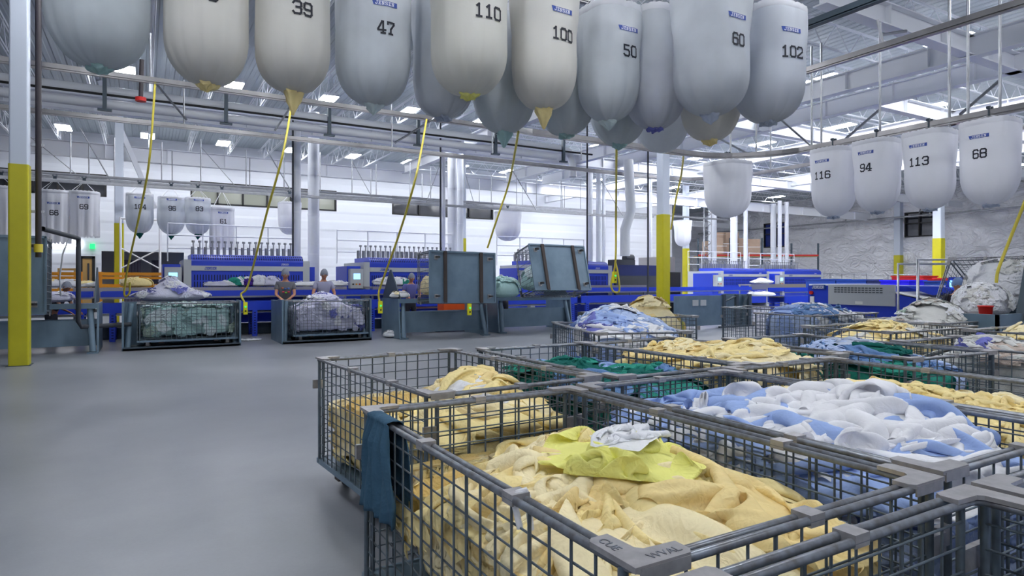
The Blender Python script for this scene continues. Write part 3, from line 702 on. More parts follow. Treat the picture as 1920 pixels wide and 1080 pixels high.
filled(10.2, 3.55, PI/2, 'wire cage with a few yellow gowns near the right edge', [('yellow', 3), ('tan_yellow', 2), ('grey_white', 1), ('cream', 1)], 'yellow gowns topping the cage near the right edge', 80, bumps(.9, [(.2, -.2, .22, .5)]), 18, 18, step=2, scale=.6)
cage(12.6, 9.6, 'empty wire cage behind the blue and white one, beside the big blue machine', math.radians(14))

# blue cloth hung over the near corner of the nearest cage
def drape(name, px_, py_, wy, drop_out, drop_in, m, label, seed=0):
    r = np.random.RandomState(seed); nu, nv = 26, 60; V = np.zeros((nu, nv, 3)); tot = drop_out + drop_in + .06
    for i in range(nu):
        u = i/(nu-1)
        for j in range(nv):
            s = j/(nv-1)*tot
            fold = .022*math.sin(u*13 + 1.3*math.sin(j*.07) + seed) + .012*math.sin(u*29 + j*.05)
            dp = max(0, s - drop_in - .03) if s > drop_in else max(0, drop_in - s)
            k = min(1, dp/.12); spread = (.55 + .45*min(1, dp/.35))
            yy = py_ + (u-.5)*wy*spread + .01*math.sin(j*.2)
            if s < drop_in: x = px_ + .026 + .010 + abs(fold)*k; z = RZ + .014 - (drop_in - s)
            elif s < drop_in + .06:
                t = (s - drop_in)/.06*PI; x = px_ - .008 + .045*math.cos(t); z = RZ + .014 + .018*math.sin(t)
            else:
                x = px_ - .034 - abs(fold)*k*1.1 - .012*k*(1-abs(2*u-1)); z = RZ + .014 - (s - drop_in - .06) - .06*max(0, u-.5)*k
            V[i, j] = (x, yy, z)
    f = grid_faces(nu, 0, nv)
    o = mesh_np(name, V.reshape(-1, 3), f, [m]); s = o.modifiers.new('thick', 'SOLIDIFY'); s.thickness = .004
    return tag(o, label, 'cloth')
drape('hanging_cloth', X1-CW/2+.012, Y1+CL/2-.30, .46, .42, .46, 'towel_blue', 'dark teal blue cloth hung over the rim corner of the nearest cage', 3)
tie = MB()
tx, ty = X1-CW/2, 1.62
tie.path([(tx+.06, ty, RZ-.10), (tx+.055, ty+.01, RZ+.0), (tx+.04, ty, RZ+.022), (tx+.02, ty+.01, RZ+.016), (tx-.0, ty, RZ-.0), (tx+.01, ty-.02, RZ-.08)], .010, 8)
tag(tie.build('cloth_tie', 'white'), 'white cloth tie wrapped round the near rim of the nearest cage', 'tie')
def letters_on(text, size, loc, rot, m, parent, name='lettering', depth=.001):
    cu = bpy.data.curves.new(name, 'FONT'); cu.body = text; cu.size = size; cu.extrude = depth; cu.align_x = 'CENTER'; cu.align_y = 'CENTER'
    ob = bpy.data.objects.new(name, cu); C.objects.link(ob)
    dg = bpy.context.evaluated_depsgraph_get(); me = bpy.data.meshes.new_from_object(ob.evaluated_get(dg)); me.materials.clear(); me.materials.append(M[m])
    bpy.data.objects.remove(ob); o = bpy.data.objects.new(name, me); C.objects.link(o); o.location = loc; o.rotation_euler = rot
    o.parent = parent; return o
lx, ly = X1-CW/2, Y1-CL/2
_c1 = [o for o in bpy.data.objects if o.get('label', '').startswith('nearest wire cage of pale yellow')][0]
letters_on('CUE', .036, (-CW/2+.012, -CL/2+.11, RZ+.0205), (0, 0, -PI/2), 'rim_steel', _c1, depth=.0012)
letters_on('WVAL', .034, (-CW/2+.095, -CL/2+.012, RZ+.0205), (0, 0, 0), 'rim_steel', _c1, depth=.0012)

# ------------------------------------------------------------------ hanging sling bags
GL = {'0': [[(.12,0),(.5,0),(.62,.14),(.62,.86),(.5,1),(.12,1),(0,.86),(0,.14),(.12,0)]],
 '1': [[(.12,.84),(.31,1),(.31,0)], [(.1,0),(.52,0)]], '2': [[(0,.8),(0,.88),(.12,1),(.5,1),(.62,.88),(.62,.6),(0,.12),(0,0),(.62,0),(.62,.08)]],
 '3': [[(0,.84),(.12,1),(.5,1),(.62,.88),(.62,.62),(.5,.52),(.25,.52)], [(.5,.52),(.62,.4),(.62,.12),(.5,0),(.12,0),(0,.14)]],
 '4': [[(.46,0),(.46,1),(.36,1),(0,.34),(0,.26),(.66,.26)], [(.3,0),(.62,0)]], '5': [[(.58,1),(.03,1),(.03,.56),(.5,.56),(.62,.44),(.62,.12),(.5,0),(.12,0),(0,.12)]],
 '6': [[(.6,.86),(.5,1),(.12,1),(0,.86),(0,.12),(.12,0),(.5,0),(.62,.12),(.62,.44),(.5,.55),(0,.55)]], '7': [[(0,.84),(0,1),(.62,1),(.62,.86),(.3,.4),(.3,0)], [(.14,0),(.46,0)]],
 '8': [[(.12,0),(.5,0),(.62,.12),(.62,.42),(.5,.52),(.62,.62),(.62,.88),(.5,1),(.12,1),(0,.88),(0,.62),(.12,.52),(0,.42),(0,.12),(.12,0)], [(.12,.52),(.5,.52)]],
 '9': [[(0,.14),(.12,0),(.5,0),(.62,.14),(.62,.88),(.5,1),(.12,1),(0,.88),(0,.58),(.12,.46),(.62,.46)]],
 'J': [[(.36,1),(.64,1)], [(.5,1),(.5,.14),(.38,0),(.12,0),(0,.14),(0,.24)]], 'E': [[(.62,.84),(.62,1),(0,1)], [(.14,1),(.14,0)], [(0,0),(.62,0),(.62,.16)], [(.14,.52),(.45,.52)]],
 'N': [[(.08,0),(.08,1),(.56,0),(.56,1)], [(0,1),(.2,1)], [(0,0),(.2,0)], [(.46,1),(.66,1)]], 'S': [[(.6,.8),(.5,1),(.1,1),(0,.86),(0,.64),(.62,.38),(.62,.14),(.5,0),(.1,0),(0,.2)]]}
def glyph_quads(text, h, th, gap=.30, sx=1.0):
    out = []; x = 0
    for ch in text:
        for line in GL[ch]:
            for (a, b) in zip(line[:-1], line[1:]):
                a_ = Vector(((x + a[0]*sx)*h, a[1]*h)); b_ = Vector(((x + b[0]*sx)*h, b[1]*h)); d = (b_ - a_)
                if d.length < 1e-6: continue
                d.normalize(); a_ -= d*th*.5; b_ += d*th*.5; nrm = Vector((-d.y, d.x))*th*.5
                k = max(1, int((b_-a_).length/.02))
                for i in range(k):
                    p = a_.lerp(b_, i/k); q = a_.lerp(b_, (i+1)/k); out.append([p-nrm, q-nrm, q+nrm, p+nrm])
        x += .62*sx + gap
    wd = (x - gap)*h
    return [[(p.x - wd/2, p.y) for p in q] for q in out], wd
def bag_radius(t, H):   # t metres below the rim
    f = t/H; b = H - t
    if b > .66: return 1.0 - .07*max(0, 1 - t/(.6*H))**2
    q = (.66 - b)/.66; return max(.15, (1 - q**2.5)**(1/2.1))
BAGN = [0]
def sling_bag(x, y, zt, zb, r=.475, face=-PI/2, number=None, tint='bag', tuft=None, tuft_len=.12, label='', logo=True, seed=0, group=None, open_bottom=False, rail_z=None, ldx=0.0, fill=True, short=None):
    H = zt - zb; rs = np.random.RandomState(seed + 100)
    e = empty('sling_bag', (x, y, zb), 0, label, 'laundry bag', group)
    nu, nv = 72, 46; ph = rs.uniform(0, 6, 6); am = rs.uniform(.3, 1, 6)
    def R(th, t):
        f = t/H; rr = r*(bag_radius(t, H) if not open_bottom else (1.0 - .06*f)); ex = 3.6 if f < .05 else 3.6 - 1.5*min(1, (f-.05)/.35)
        if open_bottom: ex = 3.2
        c, s = abs(math.cos(th)), abs(math.sin(th)); rr *= (c**ex + s**ex)**(-1/ex)/1.06
        pl = .004*math.sin(th*9 + ph[0]) + .004*math.sin(th*17 + ph[1] + 2*f)*am[1]
        k = max(0, (f - .55)/.45)
        pl += k*(.008*math.sin(th*7 + ph[2] + 1.2*math.sin(f*5)) + .006*math.sin(th*15 + ph[3]) + .007*math.sin(th*29 + ph[4] + 3*f))*(1 if k < .97 else .5)
        if open_bottom: pl += .03*f*math.sin(th*11 + ph[2]) + .02*f*math.sin(th*23 + ph[3])
        lump = .022*math.sin(th*2 + ph[5])*math.sin(f*PI)*(1 if not open_bottom else .5)
        return rr + pl*min(1, rr/.2) + lump
    V = np.zeros((nu+1, nv, 3))
    for j in range(nv):
        t = H*math.sin(j/(nv-1)*PI/2)**1.1
        g = t/H
        for i in range(nu+1):
            th = 2*PI*(i % nu)/nu; rr = R(th, t); zz = -t
            if open_bottom: zz -= .10*abs(math.sin(th*13 + ph[1]))*(g**6)
            V[i, j] = (rr*math.cos(th), rr*math.sin(th), zz + H)
    mesh_np('bag_fabric', V.reshape(-1, 3), grid_faces(nu+1, 0, nv), [tint], parent=e)
    # hem band with ruffled top and the ring that carries the bag
    Vh = np.zeros((nu+1, 4, 3))
    for i in range(nu+1):
        th = 2*PI*(i % nu)/nu; rr = R(th, 0)
        for j, (dr, z) in enumerate(((.000, .035 + .008*math.sin(i*2.3)), (.006, .02), (.008, -.06), (.001, -.075))): V[0, 0]; Vh[i, j] = ((rr+dr)*math.cos(th), (rr+dr)*math.sin(th), H + z)
    mesh_np('hem', Vh.reshape(-1, 3), grid_faces(nu+1, 0, 4), ['bag_white'], parent=e)
    MB().path([(R(2*PI*i/24, 0)*math.cos(2*PI*i/24)*.98, R(2*PI*i/24, 0)*math.sin(2*PI*i/24)*.98, H+.0) for i in range(24)], .009, 6, True).build('ring', 'galv', e)
    rz_ = (rail_z if rail_z else zt + .62) - zb
    for k in range(4):
        th = PI/4 + k*PI/2; rr = R(th, 0)*.97
        MB().tube((rr*math.cos(th), rr*math.sin(th), H), (0, 0, rz_ - .16), .006, 5).build('sling_strap', 'bag_white', e)
    mb = MB(); mb.box(-.05, .05, -.012, .012, rz_-.18, rz_-.05).tube((-.05, -.03, rz_-.03), (-.05, .03, rz_-.03), .03, 10).tube((.05, -.03, rz_-.03), (.05, .03, rz_-.03), .03, 10)
    mb.build('trolley', 'slate_dark', e)
    def wrap(quads, t0, m, off, nm, par, a0=0.0):
        mb = MB()
        for q in quads:
            vs = []
            for a, z in q:
                th = face + (a + a0)/r; rr = R(th, t0 - z) + off
                vs.append((rr*math.cos(th), rr*math.sin(th), H - (t0 - z)))
            mb.add(vs, [(0, 1, 2, 3)])
        return mb.build(nm, m, par)
    if logo:
        W, hh = .36, .066; n = 16; lq = []
        for i in range(n):
            a, b = -W/2 + W*i/n, -W/2 + W*(i+1)/n
            def sl(a_, z_): return a_ + (.025*(1 - (z_/hh)) if a_ <= -W/2 + 1e-6 else 0)
            lq.append([(sl(a, 0), 0), (b, 0), (b, hh), (sl(a, hh), hh)])
        lo = wrap(lq, H - 1.20, 'logo_blue', .006, 'logo_patch', e, ldx)
        gq, _ = glyph_quads('JENSEN', .040, .008, .42, 1.2); wrap([[(a, z + .013) for a, z in q] for q in gq], H - 1.20, 'logo_white', .0085, 'logo_lettering', lo, ldx)
    if number:
        nd = len(number)
        for i_, ch in enumerate(number):
            nq, _ = glyph_quads(ch, .15, .026, .26); sh_ = (i_ - (nd-1)/2)*.88*.15
            wrap([[(a + sh_, z) for a, z in q] for q in nq], H - .84, 'ink', .007, 'number_digit', e, ldx + .02)
    if tuft:
        k = .12; mb = MB(); n = 30; fl = rs.uniform(.52, .68)*H if fill else .2
        prof = ([(.001, fl + .04), (r*.45, fl + .02), (r*.76, fl - .06)] + [(r*.80*bag_radius(H - z_, H), z_) for z_ in np.linspace(fl - .18, .12, 8)] if fill else []) + [(.03, .10), (.09, .05), (.12, .012), (.11, -.02), (.085, -.05*tuft_len/.12), (.045, -.09*tuft_len/.12), (.02, -tuft_len), (.001, -tuft_len-.01)]
        vs = []
        for (rr, z) in prof:
            wob = 1.0 if z < .055 else .12
            for i in range(n):
                th = 2*PI*i/n; q = rr*(1 + wob*(.22*math.sin(th*3 + seed) + .14*math.sin(th*8 + z*40))); vs.append((x + q*math.cos(th), y + q*math.sin(th), zb + z + .02*math.sin(th*5 + seed)))
        mb.add(vs, [(i + j*n, (i+1) % n + j*n, (i+1) % n + (j+1)*n, i + (j+1)*n) for j in range(len(prof)-1) for i in range(n)], True)
        o = mb.build('laundry_tuft', tuft); tag(o, '%s laundry peeking out under %s' % (tuft.replace('light_blue_grey', 'pale blue').replace('_', ' '), short or 'the ' + ' '.join(label.split(',')[0].split()[:7])), 'laundry')
    return e
def bag_px(px, pyb, Z, zt, **kw):   # bag axis and bottom taken from where it hangs
    p = P(px, pyb, Z); return sling_bag(p.x, p.y, zt, p.z, **kw)
front = [ # px, bottom y, depth, top z, r, number, tint, tuft, len
 (185, 128, 7.1, 6.05, 0.52, None, 'bag_blue', 'aqua', .05, 'big grey white laundry bag at top left, no number in view', 0),
 (388, 160, 7.75, 6.0, 0.51, '8', 'bag_cream', 'yellow', .06, 'cream laundry bag second from the left, yellow cloth bunched underneath', 0),
 (549, 175, 8.15, 5.95, 0.505, '39', 'bag_cream', 'yellow', .26, 'cream laundry bag numbered 39 with yellow cloth hanging from its bottom', 0),
 (700, 199, 8.35, 5.72, 0.515, '47', 'bag_blue', 'aqua_white', .1, 'pale blue white bag numbered 47, fourth from the left in the big row', 0),
 (879, 180, 8.05, 5.92, 0.53, '110', 'bag_cream', 'lemon', .04, 'large cream laundry bag numbered 110 in the middle of the big row', 0),
 (1020, 207, 8.9, 5.72, 0.49, '100', 'bag_cream', 'yellow', .24, 'cream white laundry bag numbered 100, yellow cloth trailing below', 0),
 (1141, 229, 9.5, 5.62, 0.475, '50', 'bag_blue', 'aqua_white', .1, 'white bag numbered 50, whole ruffled rim in view, right of bag 100', 0),
 (1333, 217, 8.6, 5.85, 0.56, '60', 'bag_blue', 'light_blue_grey', .1, 'widest white laundry bag, numbered 60, left of the end bag', 0),
 (1441, 231, 9.3, 5.68, 0.53, '102', 'bag', 'light_blue_grey', .03, 'white laundry bag numbered 102, at the right end of the big row', 0)]
ROWY = [8.5, 8.5, 8.5, 8.5, 7.45, 7.45, 7.45, 6.4, 6.4]
for i, (px, py, Z, zt, r, num, ti, tu, tl, lab, _) in enumerate(front):
    bag_px(px, py, zdep_y(px, ROWY[i]), zt, rail_z=6.32, r=r, number=num, tint=ti, tuft=tu, tuft_len=tl, label=lab, seed=i, ldx=(0, 0, 0, 0, 0, 0, 0, -.05, -.13)[i], short=('the top left big bag', 'the second big bag from the left', 'the third big bag from the left', 'the fourth big bag from the left', 'the fifth big bag, mid row', 'the bag right of the middle one', 'the bag with the number 50', 'the widest bag right of centre', 'the big bag at the right end of the row')[i])
back = [(832, 222, 9.4, 5.75, 'bag_blue', 'light_blue_grey', .03, 'grey white bag hanging behind bags 47 and 110'), (945, 250, 10.3, 5.7, 'bag_blue', 'aqua', .20, 'grey white bag behind bags 110 and 100, aqua cloth hanging below'),
        (1060, 255, 10.6, 5.7, 'bag_blue', 'aqua', .03, 'grey white bag low behind bags 100 and 50'), (1160, 273, 11.2, 5.75, 'bag_blue', 'aqua', .06, 'grey white bag lowest behind bag 50'),
        (1228, 243, 10.2, 5.75, 'bag_blue', 'periwinkle', .02, 'pale bag squeezed between bags 50 and 60'), (1242, 286, 11.9, 5.9, 'bag_blue', None, .02, 'pale bag hanging lowest, just left of bag 60 bottom'),
        (1332, 265, 10.9, 5.9, 'bag_cream', 'yellow', .06, 'cream bag behind the bottom of bag 60')]
for i, (px, py, Z, zt, ti, tu, tl, lab) in enumerate(back):
    bag_px(px, py, zdep_y(px, (8.55, 8.55, 8.55, 8.55, 7.45, 8.55, 7.45)[i]), zt, rail_z=6.32, tint=ti, tuft=tu, tuft_len=tl, label=lab, seed=20+i, logo=False, r=.49)
right = [(1563, 407, 15.0, 283, '116'), (1645, 398, 13.7, 268, '94'), (1743, 393, 12.5, 252, '113'), (1856, 385, 11.1, 232, '68')]
for i, (px, py, Z, pt, num) in enumerate(right):
    Z = zdep_x(px, 13.6); zt = P(px, pt, Z).z
    bag_px(px, py, Z, zt, number=num, tint='bag_white', tuft='light_blue_grey', tuft_len=.03, fill=False, label='white bag %s of the right hand row, %s' % (num, ('leftmost and smallest', 'second from its left end', 'third, in front of the dark window', 'large one near the right edge')[i]), seed=40+i, face=PI, r=.48, rail_z=4.88, short='the ' + ('leftmost', 'second', 'third', 'fourth')[i] + ' right hand bag')
bag_px(1990, 380, zdep_x(1990, 13.6), 4.56, tint='bag_white', label='white laundry bag cut by the right edge', seed=47, face=PI, r=.5, rail_z=4.88)
bag_px(1364, 408, 16.0, P(1364, 308, 16.0).z, tint='bag_white', label='plain white bag hanging alone left of bag 116', seed=48, r=.57, rail_z=4.88, logo=False)
far = [(103, 452, 21.5, 360, '66', 'bag_white', None, True), (158, 440, 22, 362, '69', 'bag_white', None, True), (262, 438, 22.5, 366, '104', 'bag_blue', 'dark_teal', False), (321, 440, 23, 372, '96', 'bag_blue', 'dark_teal', False), (371, 440, 23.5, 374, '83', 'bag_blue', 'dark_teal', False)]
for i, (px, py, Z, pt, num, ti, tu, ob_) in enumerate(far):
    Z = zdep_y(px, 26.2); zt = P(px, pt, Z).z
    bag_px(px, py, Z, zt, number=num, tint=ti, tuft=tu, tuft_len=.16, fill=False, label='far white bag %s, %s' % (num, ('open, right of the dark riser pipe', 'open, left of the slim guarded column', 'full, just right of the slim guarded column', 'full, middle of the three right of the slim column', 'full, rightmost of the three over the left ironer railing')[i]), seed=60+i, open_bottom=ob_, rail_z=max(5.2, zt+.2), r=.48, short='the ' + ('', '', 'first', 'second', 'third')[i] + ' far full bag at left')
bag_px(2, 440, zdep_y(2, 26.2), P(2, 352, 20.6).z, tint='bag_white', label='empty white bag cut by the left edge', seed=70, open_bottom=True, logo=False, r=.5, rail_z=5.2)
bag_px(416, 462, zdep_y(416, 26.2), P(416, 392, 24).z, number='61', tint='bag_white', label='small far empty bag numbered 61, right of bag 83', seed=71, open_bottom=True, r=.44, rail_z=5.2)
bag_px(543, 440, zdep_y(543, 26.2), P(543, 382, 25.2).z, tint='bag_white', label='far white bag partly hidden by the round white duct', seed=72, logo=False, r=.48, rail_z=5.2)
bag_px(952, 452, zdep_y(952, 26.2), P(952, 398, 30.2).z, tint='bag_white', label='round white bag hanging above the gap between the tipped cages', seed=73, logo=False, r=.64, rail_z=5.2)
bag_px(1280, 462, zdep_y(1280, 26.2), P(1280, 415, 35.9).z, tint='bag_white', label='small far white bag just right of the centre column', seed=74, logo=False, r=.5, rail_z=5.2)
# ------------------------------------------------------------------ overhead bag rails
def arc(cx, cy_, r, t0, t1, z, n=8): return [(cx + r*math.cos(math.radians(t0+(t1-t0)*i/n)), cy_ + r*math.sin(math.radians(t0+(t1-t0)*i/n)), z) for i in range(n+1)]
def rail(pts, label, w_=.035, h_=.05, m='rail_steel', group=None):
    """square tube with a lower running lip"""
    mb = MB(); pts = [Vector(p) for p in pts]
    for (dw, z0, z1) in ((w_, 0, h_*2), (w_*.35, -h_*.5, 0), (w_*1.15, -h_*.8, -h_*.5)):
        L, R_ = [], []
        for i, p in enumerate(pts):
            a = pts[max(i-1, 0)]; b = pts[min(i+1, len(pts)-1)]; d = (b-a).normalized(); nrm = Vector((-d.y, d.x, 0))*dw
            L.append(p+nrm); R_.append(p-nrm)
        n = len(pts); vs = []
        for i in range(n):
            for q, z in ((L[i], z0), (R_[i], z0), (R_[i], z1), (L[i], z1)): vs.append((q.x, q.y, q.z+z))
        fs = [(i*4+k, i*4+(k+1) % 4, (i+1)*4+(k+1) % 4, (i+1)*4+k) for i in range(n-1) for k in range(4)] + [(3, 2, 1, 0), (n*4-4, n*4-3, n*4-2, n*4-1)]
        mb.add(vs, fs)
    o = mb.build('bag_rail', m); return tag(o, label, 'rail', group)
ZA = 4.72
ZL, YL_ = 6.07, 16.27
rail([(-13, YL_, ZL), (onY(940, 0, YL_).x, YL_, ZL), (onY(1000, 0, 11.3).x, 11.3, ZA), (11.6, 11.3, ZA)] + arc(11.6, 9.3, 2.0, 90, 0, ZA) + [(13.6, -2, ZA)], 'steel bag rail behind the big numbered bags, curving toward bags 116 and 68')
rail([(-14.5, 20.45, 6.01), (19.0, 20.45, 6.01)] + arc(19.0, 17.6, 2.85, 90, 0, 6.01) + [(21.85, 6, 6.01)], 'lower steel bag rail crossing the whole view behind the yellow hoses')
for y, x0, x1, nm in ((8.55, -1.5, 9.6, 'back'), (7.45, 3.0, 9.3, 'middle'), (6.35, 6.3, 9.3, 'front')):
    rail([(x0, y, 6.3), (x1, y, 6.3)], 'steel rail over the %s row of the big bags' % nm)
rail([(10.2, -3, 6.15), (10.2, 10.4, 6.15)], 'dark double rail at top right beside bag 102', .05, .05, 'slate_dark')
rail([(12.0, -3, 6.0), (12.0, 10.8, 6.0)], 'bright steel rail at upper right between bag 102 and the roof beams')
for (y, z, x1, nm) in ((26.2, 5.2, 30, 'middle'), (28.2, 5.35, 26, 'upper'), (24.4, 4.75, 22, 'lower')):
    rail([(-14, y, z), (x1, y, z)], 'thin far bag rail, the %s of three above the far bags' % nm, .03, .035, 'galv')
rs = np.random.RandomState(3)
def strut(a, b, r=.02): o = MB().tube(a, b, r, 4).build('rail_hanger', 'galv'); tag(o, 'thin galvanised strut hanging a far bag rail from the roof steel', 'strut', 'struts of the far bag rails')
for i in range(26):
    x = -13 + i*1.35 + rs.uniform(-.3, .3); strut((x, 26.2, 5.25), (x, 26.2, 6.5 + rs.uniform(0, .5)))
    if i % 2 == 0: strut((x+.4, 28.2, 5.4), (x+.4, 28.2, 6.7))
    if i % 4 == 1: strut((x, 24.4, 4.8), (x + rs.choice([-1, 1])*.9, 25.0, 6.6))
    if i % 4 == 3: strut((x, 26.2, 6.6), (x + 1.5, 28.2, 5.4), .016)
def nearstrut(px, p0, p1, Z, r=.025, dx=0, label=None):
    a, b = P(px, p0, Z), P(px+dx, p1, Z)
    if dx == 0: a.z = max(a.z, 7.15)
    o = MB().tube(a, b, r, 6).build('rail_hanger', 'galv')
    tag(o, label or 'galvanised hanger rod holding the near bag rails', 'strut', None if label else 'hanger rods of the near bag rails')
for a in ((282, 85, 150, 11.6), (345, 150, 232, 14.8), (735, 195, 275, 15.5), (923, 235, 287, 16.3), (1090, 265, 300, 17.5), (1370, 255, 292, 17), (1445, 245, 318, 18.5), (1418, 232, 288, 17.5)): nearstrut(a[0], a[1], a[2], zdep_y(a[0], YL_) if a[0] < 300 else zdep_y(a[0], 20.45) if a[0] < 1200 else a[3])
hg = 'galvanised post carrying the right hand bag rail'
for i, (px, a, b) in enumerate(((1522, 195, 283), (1650, 160, 252), (1815, 118, 215), (1875, 142, 200), (1780, 165, 240), (1540, 225, 275))):
    nearstrut(px, a, b, zdep_x(px, 13.6), .028, 0, hg + ', ' + ['first left of bag 94', 'between bags 94 and 113', 'above bag 68', 'right end one', 'above the gap between bags 113 and 68', 'short one above bag 116'][i])
for i, (x0, y0, x1, y1) in enumerate(((1580, 265, 1650, 205), (1800, 215, 1875, 150), (1465, 225, 1520, 273), (1340, 255, 1405, 290), (740, 268, 815, 222), (350, 225, 287, 150), (515, 245, 552, 190), (1645, 37, 1655, 80), (1655, 65, 1700, 58))):
    Z = 17.5 if x0 < 900 else zdep_x(x0, 13.6) if x0 < 1640 or y0 > 100 else 12
    o = MB().tube(P(x0, y0, Z), P(x1, y1, Z), .028, 4).build('rail_brace', 'galv'); tag(o, 'slanted galvanised brace steadying the bag rails', 'brace', 'slanted braces of the near bag rails')
# ducts and pipes under the roof
def pipe(pts, r, m, name, label, cat='pipe', n=12, group=None): o = MB().path(pts, r, n).build(name, m); return tag(o, label, cat, group)
pipe([(-14, 21.4, 7.0), (14.6, 21.4, 7.0), (15.1, 21.4, 6.9), (15.3, 21.4, 6.5), (15.3, 21.4, 5.9)], .16, 'duct_white', 'round_duct', 'upper round white duct running across under the left roof', 'duct')
pipe([(-14, 21.3, 6.62), (14.4, 21.3, 6.62)], .13, 'duct_white', 'round_duct', 'lower round white duct just below the upper one', 'duct')
pipe([(-14, 21.0, 6.82), (16, 21.0, 6.82)], .035, 'black', 'sprinkler_pipe', 'thin black pipe between the two round white ducts')
for k in range(9): tag(MB().box(-10.3+k*3.1, -10.2+k*3.1, 20.93, 21.05, 6.4, 7.4).box(-10.42+k*3.1, -10.08+k*3.1, 20.93, 21.05, 6.36, 6.42).build('duct_hanger', 'slate_dark'), 'dark hanger strap holding the round white ducts', 'hanger', 'hangers of the round ducts')
vd = [(556, 24.0, .15, 7.2, 0.0, 'left slim one of the pair right of bag 39'), (588, 24.6, .21, 8.0, 0.0, 'wide one right of bag 39 column pair'), (831, 24.2, .09, 7.0, 0.0, 'thin one beside the left tipped cage'), (848, 25.0, .20, 8.0, 0.0, 'wide one above the left tipped cage'), (862, 25.4, .16, 7.8, 0.0, 'right one above the left tipped cage'),
      (1107, 24.5, .12, 7.2, 0.0, 'thin one above the right tipped cage'), (1122, 25.2, .12, 7.6, 0.0, 'middle one right of the right tipped cage'), (1132, 25.6, .09, 7.6, 0.0, 'right thin one behind the right tipped cage'), (1219, 24.5, .10, 7.2, 0.0, 'thin one left of the centre column'), (1450, 31, .20, 7.3, 0.0, 'one in front of the blue window'),
      (1462, 29.6, .14, 7.3, 0.0, 'slim one right of the blue window'), (1475, 29.8, .14, 7.3, 0.0, 'slim rightmost one by the blue window'), (1376, 30, .24, 7.3, 0.0, 'wide one below the lone white bag'), (1398, 29.4, .14, 7.3, 0.0, 'slim one right of the lone white bag'), (1336, 33, .3, 7.3, 0.0, 'wide pale one far behind, left of the cartons')]
for px, y, r, z1, z0, l in vd:
    x = onY(px, 500, y).x; d = MB().tube((x, y, z0), (x, y, z1), r, 16).build('exhaust_duct', 'duct_white'); tag(d, 'round white vertical duct, ' + l, 'duct')
    for z in np.arange(2.6, z1, 1.5): MB().tube((x, y, z), (x, y, z+.05), r*1.06, 16).build('joint_band', 'white_paint', d)
a, b, c = P(1178, 300, 26), P(1183, 395, 26), P(1172, 430, 26)
pipe([a, b, c, P(1172, 480, 26)], .2, 'duct_white', 'exhaust_duct', 'white duct with an offset bend behind the yellow hose, left of the centre column', 'duct', 16)
for px, Z, y0, y1 in ((549, 23, 190, 505), (826, 24, 230, 470), (1101, 26, 280, 470), (1215, 25, 320, 500)):
    _q = P(px, y0, Z)
    tag(MB().tube((_q.x, _q.y, 0), (_q.x, _q.y, 8.3), .035, 6).build('thin_pipe', 'slot_dark'), 'thin dark vertical pipe clamped beside a white duct', 'pipe', 'thin dark vertical pipes')
# far right wall sprinkler pipe and pipe rack
pipe([(52.6, 4, 6.7), (52.6, 50, 6.7)], .07, 'galv', 'sprinkler_pipe', 'long thin pipe running along the crinkled right wall below the windows')
for k, yy in enumerate((12, 20, 27, 33, 40)): pipe([(53.4, yy, 8.4), (52.6, yy+.1, 6.75)], .05, 'galv', 'pipe_bracket', 'slanted bracket of the right wall pipe', 'bracket', 6, 'brackets of the right wall pipe')
# dark pipe beside the nearest column, with the low branch
q = P(72, 0, 12.6)
dp = MB().tube((q.x, q.y, 2.1), (q.x, q.y, 9.0), .052, 14).build('riser_pipe', 'dark_pipe'); tag(dp, 'dark vertical pipe beside the nearest yellow guarded column', 'pipe')
MB().box(q.x-.32, q.x+.09, q.y-.02, q.y+.03, 4.3, 4.36).build('pipe_clamp', 'galv', dp); MB().box(q.x-.32, q.x+.09, q.y-.02, q.y+.03, 2.98, 3.03).build('pipe_clamp', 'galv', dp)
MB().tube((q.x, q.y, 2.2), (q.x, q.y, 2.36), .075, 12).build('valve', 'hose', dp)
b0, b1 = P(80, 429, 12.7), P(147, 447, 14.2)
pipe([b0, b0.lerp(b1, .93), b1, b1 - Vector((0, 0, .15)), Vector((b1.x, b1.y, .72)), Vector((b1.x+.05, b1.y, .6)), Vector((b1.x+1.0, b1.y+.4, .6))], .05, 'slot_dark', 'branch_pipe', 'thin pipe branching from the dark riser and bending down to the floor')
pipe([P(130, 445, 14), P(118, 475, 14), P(112, 520, 14.2), P(114, 555, 14.4)], .018, 'white_paint', 'white_hose', 'thin white hose hanging from the branch pipe at left', 'hose', 6)
# red fittings on the ceiling pipe
pipe([P(266, 112, 15), P(264, 188, 15)], .05, 'dark_pipe', 'drop_pipe', 'short dark drop pipe with red fittings between the first two big bags')
tag(MB().tube(P(264, 190, 15), P(264, 183, 15), .12, 10).build('red_fitting', 'red'), 'red pipe coupling on the short dark drop pipe', 'fitting')
